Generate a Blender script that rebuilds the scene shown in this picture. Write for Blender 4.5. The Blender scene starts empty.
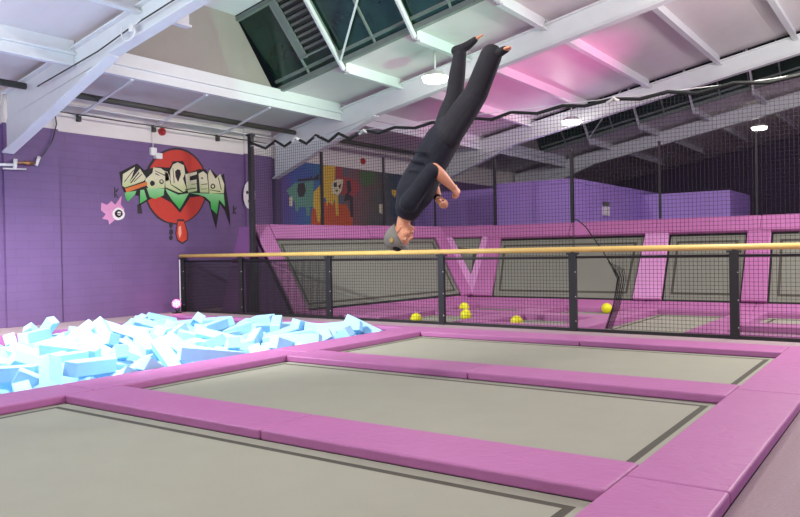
import bpy, bmesh, math, random
from mathutils import Vector, Matrix, Euler
V = Vector
C = bpy.context.scene.collection
PI = math.pi
random.seed(11)

# ---------------------------------------------------------------- materials
def srgb(r, g, b):
    f = lambda c: c / 12.92 if c <= .04045 else ((c + .055) / 1.055) ** 2.4
    return (f(r / 255), f(g / 255), f(b / 255), 1)

def mat(name, col, rough=.6, var=.0, scale=8., bump=.0, bscale=30., metal=0., emit=None, estr=0., spec=.5, stretch=None):
    m = bpy.data.materials.new(name); m.use_nodes = True
    nt = m.node_tree; N = nt.nodes; L = nt.links
    p = N['Principled BSDF']
    p.inputs['Base Color'].default_value = col
    p.inputs['Roughness'].default_value = rough
    p.inputs['Metallic'].default_value = metal
    p.inputs['Specular IOR Level'].default_value = spec
    if emit:
        p.inputs['Emission Color'].default_value = emit
        p.inputs['Emission Strength'].default_value = estr
    tc = N.new('ShaderNodeTexCoord'); mp = N.new('ShaderNodeMapping')
    L.new(tc.outputs['Object'], mp.inputs['Vector'])
    if stretch: mp.inputs['Scale'].default_value = stretch
    if var:
        n = N.new('ShaderNodeTexNoise'); n.inputs['Scale'].default_value = scale; n.inputs['Detail'].default_value = 5
        L.new(mp.outputs['Vector'], n.inputs['Vector'])
        mx = N.new('ShaderNodeMix'); mx.data_type = 'RGBA'
        mx.inputs[6].default_value = tuple(max(0, c * (1 - var)) for c in col[:3]) + (1,)
        mx.inputs[7].default_value = tuple(min(1, c * (1 + var)) for c in col[:3]) + (1,)
        L.new(n.outputs['Fac'], mx.inputs[0]); L.new(mx.outputs[2], p.inputs['Base Color'])
    if bump:
        n2 = N.new('ShaderNodeTexNoise'); n2.inputs['Scale'].default_value = bscale; n2.inputs['Detail'].default_value = 4
        L.new(mp.outputs['Vector'], n2.inputs['Vector'])
        b = N.new('ShaderNodeBump'); b.inputs['Strength'].default_value = bump; b.inputs['Distance'].default_value = .02
        L.new(n2.outputs['Fac'], b.inputs['Height']); L.new(b.outputs['Normal'], p.inputs['Normal'])
    return m

def brick_mat(name, col, mortar, rough=.55):
    """painted brick: courses run along the wall (local y) and up (local z)"""
    m = bpy.data.materials.new(name); m.use_nodes = True
    nt = m.node_tree; N = nt.nodes; L = nt.links; p = N['Principled BSDF']
    tc = N.new('ShaderNodeTexCoord'); sp = N.new('ShaderNodeSeparateXYZ'); cb = N.new('ShaderNodeCombineXYZ')
    ad = N.new('ShaderNodeMath'); ad.operation = 'ADD'
    L.new(tc.outputs['Object'], sp.inputs[0]); L.new(sp.outputs[0], ad.inputs[0]); L.new(sp.outputs[1], ad.inputs[1])
    L.new(ad.outputs[0], cb.inputs[0]); L.new(sp.outputs[2], cb.inputs[1])
    bt = N.new('ShaderNodeTexBrick'); L.new(cb.outputs[0], bt.inputs['Vector'])
    bt.inputs['Scale'].default_value = 1; bt.inputs['Brick Width'].default_value = .46; bt.inputs['Row Height'].default_value = .15
    bt.inputs['Mortar Size'].default_value = .008; bt.inputs['Mortar Smooth'].default_value = .3
    c2 = tuple(c * .95 for c in col[:3]) + (1,)
    bt.inputs['Color1'].default_value = col; bt.inputs['Color2'].default_value = c2; bt.inputs['Mortar'].default_value = mortar
    n = N.new('ShaderNodeTexNoise'); n.inputs['Scale'].default_value = 2.2; n.inputs['Detail'].default_value = 6
    L.new(tc.outputs['Object'], n.inputs['Vector'])
    rp = N.new('ShaderNodeMapRange'); rp.inputs[3].default_value = .86; rp.inputs[4].default_value = 1.12
    L.new(n.outputs['Fac'], rp.inputs[0])
    mx = N.new('ShaderNodeVectorMath'); mx.operation = 'SCALE'
    L.new(bt.outputs['Color'], mx.inputs[0]); L.new(rp.outputs[0], mx.inputs['Scale'])
    L.new(mx.outputs[0], p.inputs['Base Color'])
    b = N.new('ShaderNodeBump'); b.inputs['Strength'].default_value = .18; b.inputs['Distance'].default_value = .01; b.invert = True
    L.new(bt.outputs['Fac'], b.inputs['Height']); L.new(b.outputs['Normal'], p.inputs['Normal'])
    p.inputs['Roughness'].default_value = rough
    return m

def sheet_mat(name, col, pitch=.33, rough=.5, axis=1):
    """painted profiled sheeting: fine ribs at a fixed pitch along one axis"""
    m = mat(name, col, rough, var=.05, scale=3)
    nt = m.node_tree; N = nt.nodes; L = nt.links; p = N['Principled BSDF']
    tc = N.new('ShaderNodeTexCoord'); sp = N.new('ShaderNodeSeparateXYZ'); L.new(tc.outputs['Object'], sp.inputs[0])
    d = N.new('ShaderNodeMath'); d.operation = 'DIVIDE'; d.inputs[1].default_value = pitch; L.new(sp.outputs[axis], d.inputs[0])
    f = N.new('ShaderNodeMath'); f.operation = 'FRACT'; L.new(d.outputs[0], f.inputs[0])
    g = N.new('ShaderNodeMath'); g.operation = 'LESS_THAN'; g.inputs[1].default_value = .07; L.new(f.outputs[0], g.inputs[0])
    b = N.new('ShaderNodeBump'); b.inputs['Strength'].default_value = .6; b.inputs['Distance'].default_value = .02; b.invert = True
    L.new(g.outputs[0], b.inputs['Height']); L.new(b.outputs['Normal'], p.inputs['Normal'])
    return m

def vinyl_mat(name, col):
    """padded vinyl cover: creases across the pad and a soft sheen"""
    m = mat(name, col, .5, var=.07, scale=2.5)
    nt = m.node_tree; N = nt.nodes; L = nt.links; p = N['Principled BSDF']
    tc = N.new('ShaderNodeTexCoord')
    n1 = N.new('ShaderNodeTexNoise'); n1.inputs['Scale'].default_value = 7; n1.inputs['Detail'].default_value = 3; n1.inputs['Distortion'].default_value = 1.2
    n2 = N.new('ShaderNodeTexNoise'); n2.inputs['Scale'].default_value = 28; n2.inputs['Detail'].default_value = 2
    L.new(tc.outputs['Object'], n1.inputs['Vector']); L.new(tc.outputs['Object'], n2.inputs['Vector'])
    a = N.new('ShaderNodeMath'); a.operation = 'MULTIPLY_ADD'; a.inputs[1].default_value = .25
    L.new(n2.outputs['Fac'], a.inputs[0]); L.new(n1.outputs['Fac'], a.inputs[2])
    b = N.new('ShaderNodeBump'); b.inputs['Strength'].default_value = .2; b.inputs['Distance'].default_value = .04
    L.new(a.outputs[0], b.inputs['Height']); L.new(b.outputs['Normal'], p.inputs['Normal'])
    return m

def ramp_mat(name, stops, axis, lo, hi, rough=.6, distort=.25, nscale=1.6, rows=None):
    """sprayed paint whose colour runs from stop to stop along an axis, with ragged edges"""
    m = bpy.data.materials.new(name); m.use_nodes = True
    nt = m.node_tree; N = nt.nodes; L = nt.links; p = N['Principled BSDF']; p.inputs['Roughness'].default_value = rough
    tc = N.new('ShaderNodeTexCoord'); sp = N.new('ShaderNodeSeparateXYZ'); L.new(tc.outputs['Object'], sp.inputs[0])
    mr = N.new('ShaderNodeMapRange'); mr.inputs[1].default_value = lo; mr.inputs[2].default_value = hi
    L.new(sp.outputs[axis], mr.inputs[0])
    n = N.new('ShaderNodeTexNoise'); n.inputs['Scale'].default_value = nscale; n.inputs['Detail'].default_value = 6
    L.new(tc.outputs['Object'], n.inputs['Vector'])
    s = N.new('ShaderNodeMath'); s.operation = 'MULTIPLY_ADD'; s.inputs[1].default_value = distort; s.inputs[2].default_value = -distort / 2
    L.new(n.outputs['Fac'], s.inputs[0])
    a = N.new('ShaderNodeMath'); L.new(mr.outputs[0], a.inputs[0]); L.new(s.outputs[0], a.inputs[1])
    r = N.new('ShaderNodeValToRGB'); L.new(a.outputs[0], r.inputs[0])
    e = r.color_ramp.elements
    e[0].position, e[0].color = stops[0]; e[1].position, e[1].color = stops[-1]
    for q, c in stops[1:-1]:
        k = e.new(q); k.color = c
    L.new(r.outputs[0], p.inputs['Base Color'])
    return m

M = dict(
    pad=vinyl_mat('pink_purple_vinyl', srgb(174, 104, 158)),
    pad_light=vinyl_mat('pale_pink_vinyl', srgb(204, 142, 194)),
    pad_dark=vinyl_mat('dark_purple_vinyl', srgb(96, 58, 104)),
    mat=mat('grey_woven_mat', srgb(150, 151, 136), .7, var=.06, scale=3, bump=.15, bscale=180),
    mat_slope=mat('darker_grey_green_mat', srgb(118, 121, 110), .7, var=.06, scale=3, bump=.15, bscale=180),  # darker grey-green tone of the mat, for the sloped beds
    line=mat('dark_mat_line', srgb(66, 64, 54), .7, var=.1, scale=20),
    black=mat('black_gap_and_shade', (.006, .006, .007, 1), .8, var=.1),
    carpet=mat('mauve_grey_carpet', srgb(164, 144, 150), .95, var=.22, scale=60, bump=.4, bscale=300),
    underfloor=mat('dark_underfloor', srgb(50, 46, 50), .9, var=.1),
    foam=mat('pale_blue_foam', srgb(166, 216, 246), .9, var=.03, scale=6, bump=.2, bscale=200),
    brick=brick_mat('purple_painted_brick', srgb(114, 88, 134), srgb(107, 82, 126)),
    purple=mat('purple_paint', srgb(168, 138, 216), .55, var=.06, scale=2),
    purple_dark=mat('deep_purple_paint', srgb(74, 56, 92), .7, var=.1, scale=2),
    white=mat('white_paint', srgb(226, 222, 216), .6, var=.05, scale=4),
    steel=mat('white_painted_steel', srgb(222, 226, 228), .45, var=.05, scale=5),
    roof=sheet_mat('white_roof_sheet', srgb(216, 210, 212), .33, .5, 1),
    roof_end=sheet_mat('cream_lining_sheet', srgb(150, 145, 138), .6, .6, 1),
    blackmetal=mat('black_metal', (.012, .012, .014, 1), .45, var=.2, scale=20),
    rope=mat('black_rope', (.014, .016, .015, 1), .8, var=.3, scale=60),
    thread=mat('dark_net_thread', (.014, .013, .015, 1), .8, var=.2, scale=50),
    tie=mat('white_cable_tie', srgb(235, 235, 228), .5, var=.05),
    yellow=mat('yellow_handrail', srgb(222, 190, 110), .4, var=.12, scale=6),
    ball=mat('yellow_ball', srgb(236, 232, 30), .5, var=.05, bump=.3, bscale=60),
    glass=mat('dark_green_glass', (.008, .028, .02, 1), .16, var=.9, scale=2.4),
    bar=mat('grey_green_bar', srgb(120, 132, 126), .5, var=.15, scale=9),
    slat=mat('grey_slat', srgb(96, 98, 94), .6, var=.15, scale=12),
    lamp=mat('lit_lamp_diffuser', (1, 1, 1, 1), .4, emit=(1, .97, .9, 1), estr=14.),
    housing=mat('lamp_housing', srgb(225, 225, 220), .4, var=.05),
    skin=mat('skin', srgb(214, 152, 118), .5, var=.08, scale=14),
    shirt=mat('navy_cotton', srgb(20, 25, 38), .9, var=.18, scale=7, bump=.4, bscale=14),
    trouser=mat('charcoal_cloth', srgb(33, 34, 41), .9, var=.18, scale=7, bump=.4, bscale=12),
    cap=mat('grey_felt', srgb(128, 126, 120), .95, var=.12, scale=30),
    capband=mat('black_cotton', (.012, .012, .014, 1), .9, var=.2),
    badge=mat('ochre_badge', srgb(190, 160, 90), .6, var=.1),
    red=mat('red_plastic', srgb(170, 40, 40), .4, var=.1),
    wplastic=mat('white_plastic', srgb(232, 232, 228), .45, var=.04),
    brass=mat('brass_fitting', srgb(176, 130, 90), .35, var=.1, metal=.7),
    pink_led=mat('pink_led', (1, .2, .6, 1), .3, emit=(1, .04, .38, 1), estr=1.3),
    white_led=mat('white_hot_led', (1, .9, 1, 1), .3, emit=(1, .75, .9, 1), estr=4.),
    lip=mat('lip', srgb(150, 84, 74), .5, var=.05),
    eye=mat('eye_white', srgb(230, 226, 220), .2, var=.02),
    gunmetal=mat('dark_grey_pipe', srgb(66, 66, 60), .6, var=.2, scale=6),
)
def paint(name, r, g, b, var=.12):
    M[name] = mat('paint_' + name, srgb(r, g, b), .6, var=var, scale=9); return M[name]
for nm, c_ in dict(p_red=(196, 58, 44), p_black=(26, 22, 24), p_orange=(222, 124, 60), p_pink=(216, 146, 186), p_white=(232, 226, 224), p_dark=(52, 44, 50), p_drip=(204, 66, 46), p_shine=(240, 170, 150), p_yellow=(214, 176, 60), p_teal=(96, 150, 130), p_cream=(214, 208, 170), p_halo=(150, 124, 172), p_blue=(64, 92, 140), p_rred=(158, 66, 66), p_mgreen=(74, 104, 62), p_morange=(190, 84, 40)).items():
    paint(nm, *c_)
M['p_letter'] = ramp_mat('paint_cream_letter', [(0, srgb(120, 200, 110)), (.35, srgb(196, 208, 150)), (.6, srgb(222, 218, 184)), (1, srgb(210, 204, 170))], 2, 2.3, 3.15)
M['p_green'] = ramp_mat('paint_green', [(0, srgb(30, 110, 50)), (.6, srgb(70, 178, 84)), (1, srgb(150, 210, 150))], 2, 1.8, 2.6)
M['p_rainbow'] = ramp_mat('paint_rainbow', [(0, srgb(92, 74, 140)), (.1, srgb(70, 88, 160)), (.22, srgb(58, 110, 150)), (.34, srgb(76, 100, 110)), (.45, srgb(120, 80, 84)), (.58, srgb(86, 84, 78)), (.72, srgb(52, 66, 82)), (.86, srgb(54, 56, 96)), (1, srgb(70, 50, 110))], 1, 13.1, 19.8, distort=.3, nscale=1.6)

# ---------------------------------------------------------------- mesh builder
class MB:
    def __init__(s): s.v = []; s.f = []; s.m = []; s.sm = []
    def add(s, vs, fs, m=0, smooth=False):
        b = len(s.v); s.v += [V(x) for x in vs]
        for f in fs: s.f.append([b + i for i in f]); s.m.append(m); s.sm.append(smooth)
        return s
    def box(s, lo, hi, m=0):
        x0, y0, z0 = lo; x1, y1, z1 = hi
        return s.hexa([(x0, y0, z0), (x1, y0, z0), (x1, y1, z0), (x0, y1, z0), (x0, y0, z1), (x1, y0, z1), (x1, y1, z1), (x0, y1, z1)], m)
    def hexa(s, p, m=0):
        return s.add(p, [(0, 3, 2, 1), (4, 5, 6, 7), (0, 1, 5, 4), (1, 2, 6, 5), (2, 3, 7, 6), (3, 0, 4, 7)], m)
    def obox(s, c, ax, ay, az, m=0):
        c, ax, ay, az = V(c), V(ax), V(ay), V(az)
        return s.hexa([c - ax - ay - az, c + ax - ay - az, c + ax + ay - az, c - ax + ay - az, c - ax - ay + az, c + ax - ay + az, c + ax + ay + az, c - ax + ay + az], m)
    def beam(s, a, b, w, h, m=0, up=(0, 0, 1)):
        a, b = V(a), V(b); t = (b - a); u = V(up); side = t.cross(u).normalized(); u = side.cross(t).normalized()
        return s.obox((a + b) / 2, t / 2, side * w / 2, u * h / 2, m)
    def quad(s, *p, m=0): return s.add(p, [tuple(range(len(p)))], m)
    def prism(s, pts, off, m=0):
        n = len(pts); pts = [V(p) for p in pts]; off = V(off)
        top = [p + off for p in pts]
        fs = [tuple(range(n))[::-1], tuple(range(n, 2 * n))] + [(i, (i + 1) % n, n + (i + 1) % n, n + i) for i in range(n)]
        return s.add(pts + top, fs, m)
    def tube(s, path, r, n=8, m=0, close=False):
        P = [V(p) for p in path]; k = len(P); R = r if isinstance(r, (list, tuple)) else [r] * k
        vs = []; fs = []; u = None
        for i, p in enumerate(P):
            t = (P[min(i + 1, k - 1)] - P[max(i - 1, 0)]).normalized()
            if u is None: u = t.orthogonal().normalized()
            u = (u - t * u.dot(t)).normalized(); w = t.cross(u)
            for j in range(n):
                a = 2 * PI * j / n; vs.append(p + (u * math.cos(a) + w * math.sin(a)) * R[i])
        for i in range(k - 1):
            for j in range(n): fs.append((i * n + j, i * n + (j + 1) % n, (i + 1) * n + (j + 1) % n, (i + 1) * n + j))
        fs.append(tuple(range(n))[::-1]); fs.append(tuple((k - 1) * n + j for j in range(n)))
        return s.add(vs, fs, m, True)
    def loft(s, pts, rad, ref, n=16, m=0):
        """closed tapering limb: elliptical sections (a across, b along ref) with rounded ends"""
        P = [V(p) for p in pts]; R = [(r, r) if not isinstance(r, tuple) else r for r in rad]; ref = V(ref)
        # smooth subdivision of the spine
        Q = []; S = []; k = len(P)
        for i in range(k - 1):
            p0, p1, p2, p3 = P[max(i - 1, 0)], P[i], P[i + 1], P[min(i + 2, k - 1)]
            for j in range(4):
                t = j / 4
                Q.append(.5 * (2 * p1 + (p2 - p0) * t + (2 * p0 - 5 * p1 + 4 * p2 - p3) * t * t + (3 * p1 - p0 - 3 * p2 + p3) * t ** 3))
                e = t * t * (3 - 2 * t); S.append((R[i][0] * (1 - e) + R[i + 1][0] * e, R[i][1] * (1 - e) + R[i + 1][1] * e))
        Q.append(P[-1]); S.append(R[-1])
        rings = []
        T = [(Q[min(i + 1, len(Q) - 1)] - Q[max(i - 1, 0)]).normalized() for i in range(len(Q))]
        for a in (75, 50, 25):
            c_, s_ = math.cos(math.radians(a)), math.sin(math.radians(a)); mn = min(S[0])
            rings.append((Q[0] - T[0] * mn * s_, (S[0][0] * c_, S[0][1] * c_), T[0]))
        rings += list(zip(Q, S, T))
        for a in (25, 50, 75):
            c_, s_ = math.cos(math.radians(a)), math.sin(math.radians(a)); mn = min(S[-1])
            rings.append((Q[-1] + T[-1] * mn * s_, (S[-1][0] * c_, S[-1][1] * c_), T[-1]))
        vs = []; fs = []
        for p, (a, b), t in rings:
            bx = ref - t * ref.dot(t)
            bx = bx.normalized() if bx.length > 1e-4 else t.orthogonal().normalized()
            ax = t.cross(bx)
            for j in range(n):
                g = 2 * PI * j / n; vs.append(p + ax * a * math.cos(g) + bx * b * math.sin(g))
        k = len(rings)
        for i in range(k - 1):
            for j in range(n): fs.append((i * n + j, i * n + (j + 1) % n, (i + 1) * n + (j + 1) % n, (i + 1) * n + j))
        fs.append(tuple(range(n))[::-1]); fs.append(tuple((k - 1) * n + j for j in range(n)))
        return s.add(vs, fs, m, True)
    def ell(s, c, ax, ay, az, n=16, k=10, m=0, z0=-1., z1=1.):
        c, ax, ay, az = V(c), V(ax), V(ay), V(az); vs = []; fs = []
        t0, t1 = math.asin(z0), math.asin(z1)
        for i in range(k + 1):
            t = t0 + (t1 - t0) * i / k; cz, sz = math.cos(t), math.sin(t)
            cz = max(cz, .02)
            for j in range(n):
                a = 2 * PI * j / n; vs.append(c + ax * cz * math.cos(a) + ay * cz * math.sin(a) + az * sz)
        for i in range(k):
            for j in range(n): fs.append((i * n + j, i * n + (j + 1) % n, (i + 1) * n + (j + 1) % n, (i + 1) * n + j))
        fs.append(tuple(range(n))[::-1]); fs.append(tuple(k * n + j for j in range(n)))
        return s.add(vs, fs, m, True)
    def disc(s, c, axis, r0, r1, n=24, m=0, r2=None):
        """short cylinder / cone from c along axis"""
        c, axis = V(c), V(axis); u = axis.orthogonal().normalized(); w = axis.normalized().cross(u); vs = []
        for p, r in ((c, r0), (c + axis, r1)):
            for j in range(n):
                a = 2 * PI * j / n; vs.append(p + (u * math.cos(a) + w * math.sin(a)) * r)
        fs = [tuple(range(n))[::-1], tuple(range(n, 2 * n))] + [(j, (j + 1) % n, n + (j + 1) % n, n + j) for j in range(n)]
        return s.add(vs, fs, m)
    def build(s, name, mats, parent=None, bevel=0., seg=2, origin=None):
        if not isinstance(mats, (list, tuple)): mats = [mats]
        lo = V((min(v[i] for v in s.v) for i in range(3))); hi = V((max(v[i] for v in s.v) for i in range(3)))
        o3 = V(origin) if origin is not None else V(((lo.x + hi.x) / 2, (lo.y + hi.y) / 2, lo.z))
        if name_keeps_world(mats): o3 = V((0, 0, 0))
        me = bpy.data.meshes.new(name); me.from_pydata([v - o3 for v in s.v], [], s.f)
        for m in mats: me.materials.append(m)
        for p, i, sm in zip(me.polygons, s.m, s.sm): p.material_index = i; p.use_smooth = sm
        bm = bmesh.new(); bm.from_mesh(me); bmesh.ops.recalc_face_normals(bm, faces=bm.faces); bm.to_mesh(me); bm.free()
        o = bpy.data.objects.new(name, me); C.objects.link(o); o.location = o3
        if parent is not None:
            o.parent = parent; o.matrix_parent_inverse = world_of(parent).inverted()
        if bevel:
            b = o.modifiers.new('bevel', 'BEVEL'); b.width = bevel; b.segments = seg; b.limit_method = 'ANGLE'
        return o

WORLD_MATS = set()
def name_keeps_world(mats): return any(m.name in WORLD_MATS for m in mats)
for k in ('p_letter', 'p_green', 'p_rainbow', 'brick', 'roof'): WORLD_MATS.add(M[k].name)

def world_of(o):
    m = Matrix.Translation(o.location) @ o.rotation_euler.to_matrix().to_4x4()
    return world_of(o.parent) @ o.matrix_parent_inverse @ m if o.parent else m

def tag(o, label, cat, group=None, kind=None):
    if label: o['label'] = label
    if cat: o['category'] = cat
    if group: o['group'] = group
    if kind: o['kind'] = kind
    return o
def thing(name, loc, label, cat, group=None):
    o = bpy.data.objects.new(name, None); C.objects.link(o); o.location = loc; o.empty_display_size = .2
    return tag(o, label, cat, group)
def struct(name, mb, mats, parent=None, bevel=0.):
    o = mb.build(name, mats, parent, bevel)
    if parent is None: o['kind'] = 'structure'
    return o
def lerp(a, b, t): return V(a) + (V(b) - V(a)) * t

# ---------------------------------------------------------------- camera
F_PX, YAW, PITCH, ROLL, EYE = 740.88, .6162, -.0105, -.0184, 1.2
def view(x, y):
    cr, sr = math.cos(ROLL), math.sin(ROLL); x, y = cr * x + sr * y, -sr * x + cr * y
    r, u2 = x, -y; cp, sp = math.cos(PITCH), math.sin(PITCH)
    d, u = cp - u2 * sp, sp + u2 * cp; c, s = math.cos(YAW), math.sin(YAW)
    return V((c * r - s * d, s * r + c * d, u))
fw = view(0, 0); rt = view(1, 0) - fw; up = fw - view(0, 1)
cam = bpy.data.cameras.new('camera'); cam.sensor_width = 36; cam.lens = F_PX / 800 * 36; cam.clip_end = 200
co = bpy.data.objects.new('camera', cam); C.objects.link(co)
co.matrix_world = Matrix(((rt.x, up.x, -fw.x, 0), (rt.y, up.y, -fw.y, 0), (rt.z, up.z, -fw.z, EYE), (0, 0, 0, 1)))
bpy.context.scene.camera = co
vs_ = bpy.context.scene.view_settings
vs_.view_transform = 'Standard'; vs_.look = 'None'; vs_.gamma = 1; vs_.use_curve_mapping = False; vs_.exposure = -.9
w = bpy.data.worlds.new('world'); bpy.context.scene.world = w; w.use_nodes = True
w.node_tree.nodes['Background'].inputs[0].default_value = (.01, .012, .016, 1)

# ---------------------------------------------------------------- building shell
WX, EX, Y0, Y1 = -12.9, 6.0, -4.0, 35.0
zr = lambda x: 4.5 + .19 * (x + 9.75)          # underside of the purlins
zs = lambda x: zr(x) + .2                      # roof sheeting
FR = [.1, 6.5, 12.9, 19.3, 25.7, 32.1]         # portal frames
XL, XR, XLO, XRO = -5.759, -1.224, -6.3, -.735
PITX0, PITX1, PITY0, PITY1 = -11.7, XLO, 2.2, 9.0

# floor: carpet at 0, with the foam pit, the front trampolines and the rear court let into it
holes = [((PITX0, PITY0, PITX1, PITY1), -.30, 'foam'), ((XLO, .72, XRO, 9.17), -.02, 'underfloor'), ((-9.9, 10.35, 3.2, 14.3), -.1, 'underfloor')]
xs = sorted({WX, EX} | {h[0][0] for h in holes} | {h[0][2] for h in holes}); ys = sorted({Y0, Y1} | {h[0][1] for h in holes} | {h[0][3] for h in holes})
fl = MB(); wallp = MB()
for x0, x1 in zip(xs, xs[1:]):
    for y0, y1 in zip(ys, ys[1:]):
        cx, cy = (x0 + x1) / 2, (y0 + y1) / 2
        if not any(h[0][0] < cx < h[0][2] and h[0][1] < cy < h[0][3] for h in holes): fl.quad((x0, y0, 0), (x1, y0, 0), (x1, y1, 0), (x0, y1, 0))
struct('floor', fl, M['carpet'])
for (x0, y0, x1, y1), z, mm in holes:
    b = MB(); b.quad((x0, y0, z), (x1, y0, z), (x1, y1, z), (x0, y1, z))
    for p, q in (((x0, y0), (x1, y0)), ((x1, y0), (x1, y1)), ((x1, y1), (x0, y1)), ((x0, y1), (x0, y0))):
        b.quad((*p, z), (*q, z), (*q, 0), (*p, 0))
    struct('floor_sunken', b, M[mm if mm != 'foam' else 'pad'])

# walls: painted brick to 3.5 m, white above
wl = MB(); wl.box((WX - .2, Y0, 0), (WX, Y1, 3.5)); struct('wall_left', wl, M['brick'])
wu = MB(); wu.box((WX - .2, Y0, 3.5), (WX - .01, Y1, zs(WX) + .1)); struct('wall_left_upper', wu, M['white'])
for y, y2 in ((6.46, 7.45), (12.0, 12.85), (18.9, 19.8), (25.2, 26.2)):
    pb = MB(); pb.box((WX, y, 0), (WX + .06, y2, 3.52)); struct('wall_left_pier', pb, M['brick'])
    pw = MB(); pw.box((WX, y, 3.52), (WX + .055, y2, zs(WX) + .02)); struct('wall_left_pier_top', pw, M['white'])
b = MB(); b.box((WX, Y1, 0), (EX, Y1 + .2, 9)); struct('wall_back', b, M['purple_dark'])
b = MB(); b.box((EX, Y0, 0), (EX + .2, Y1, 9)); struct('wall_right', b, M['purple'])
b = MB(); b.box((WX, Y0 - .2, 0), (EX, Y0, 9)); struct('wall_front', b, M['white'])

# roof sheeting with an opening under each rooflight
RLX = -10.74
def rl_y(k): return (FR[k] + .15, FR[k] + 4.55)
rf = MB()
ycuts = [Y0, *rl_y(1), *rl_y(3), Y1]
for i, (a_, b_) in enumerate(zip(ycuts, ycuts[1:])):
    x1 = RLX - .06 if i in (1, 3) else EX
    x0 = WX - .2
    rf.hexa([(x0, a_, zs(x0)), (x1, a_, zs(x1)), (x1, b_, zs(x1)), (x0, b_, zs(x0)), (x0, a_, zs(x0) + .06), (x1, a_, zs(x1) + .06), (x1, b_, zs(x1) + .06), (x0, b_, zs(x0) + .06)])
struct('ceiling', rf, M['roof'])

def rooflight(k, n):
    """raised rooflight: closed end, flat top, glazed slope on the far side"""
    ya, yb = rl_y(k); h = 1.25; t0, t1 = ya + 1.0, yb - 1.2
    x0, x1 = RLX, EX; sl = V((1, 0, .19)).normalized()
    root = bpy.data.objects.new(f'window_{n}', None); C.objects.link(root); root.location = (x0, ya, zs(x0)); root['kind'] = 'structure'
    def pt(x, y, dz): return V((x, y, zs(x) + dz))
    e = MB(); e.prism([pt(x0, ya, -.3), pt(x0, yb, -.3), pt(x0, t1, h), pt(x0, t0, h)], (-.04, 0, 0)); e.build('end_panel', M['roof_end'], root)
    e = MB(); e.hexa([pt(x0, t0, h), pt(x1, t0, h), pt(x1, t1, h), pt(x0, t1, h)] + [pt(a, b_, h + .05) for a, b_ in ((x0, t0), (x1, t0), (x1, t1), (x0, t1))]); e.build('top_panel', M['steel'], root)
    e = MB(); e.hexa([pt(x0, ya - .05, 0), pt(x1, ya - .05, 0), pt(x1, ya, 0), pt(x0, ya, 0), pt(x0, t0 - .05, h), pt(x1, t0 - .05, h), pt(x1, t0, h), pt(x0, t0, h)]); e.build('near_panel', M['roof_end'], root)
    # sill, head and reveal of the glazing
    e = MB(); e.beam(pt(x0, yb - .03, .02), pt(x1, yb - .03, .02), .1, .1); e.beam(pt(x0, yb - .14, .16), pt(x1, yb - .14, .16), .05, .05); e.build('sill', M['bar'], root)
    e = MB(); e.beam(pt(x0, t1 + .05, h - .06), pt(x1, t1 + .05, h - .06), .08, .08); e.build('head', M['bar'], root)
    lo = lambda x: pt(x, yb - .02, .04); hi = lambda x: pt(x, t1, h)
    gp = .82; x = x0 + .03; i = 0
    while x < (1.5 if n == 1 else -1):
        xa, xb = x, x + gp
        g = MB(); nn = V((0, .6, .6)) * .02
        g.hexa([lo(xa), lo(xb), hi(xb), hi(xa)] + [p + nn for p in (lo(xa), lo(xb), hi(xb), hi(xa))]); g.build('pane', M['glass'], root)
        b_ = MB(); b_.beam(lerp(lo(xb), hi(xb), .0) - nn, hi(xb) - nn, .035, .04, up=(0, -1, 1)); b_.build('glazing_bar', M['bar'], root)
        if i == 1 and n == 1:      # opening vent with slats
            fr = MB(); q = lambda u, v: lerp(lerp(lo(xa), hi(xa), v), lerp(lo(xb), hi(xb), v), u) - nn * 1.6
            fr.beam(q(.12, .22), q(.12, 1), .16, .03, up=(0, -1, 1)); fr.beam(q(.12, .24), q(1, .24), .1, .03, up=(0, -1, 1)); fr.beam(q(.95, .22), q(.95, 1), .06, .03, up=(0, -1, 1))
            ob = fr.build('vent_frame', M['bar'], root)
            for j in range(9):
                sm = MB(); v = .32 + j * .075; sm.beam(q(.25, v), q(.9, v), .05, .05, up=(0, -1, 1)); sm.build('slat', M['slat'], ob)
        x += gp; i += 1
    # white T struts set on the purlin lines and one diagonal brace
    for j, px in enumerate((-9.05, -7.4, -5.75, -4.05, -2.4)):
        s_ = MB(); s_.beam(pt(px, yb - .02, -.14), pt(px, t1 - .16, h - .02), .05, .09, up=(0, -1, 1)); s_.build('strut', M['steel'], root)
        if j == 0:
            s_ = MB(); s_.beam(pt(px + .05, yb - .16, -.0), pt(px + 1.75, t1 - .1, h - .1), .06, .03, up=(0, -1, 1)); s_.build('brace', M['steel'], root)
    return root
rooflight(1, 1); rooflight(3, 2)

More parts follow.
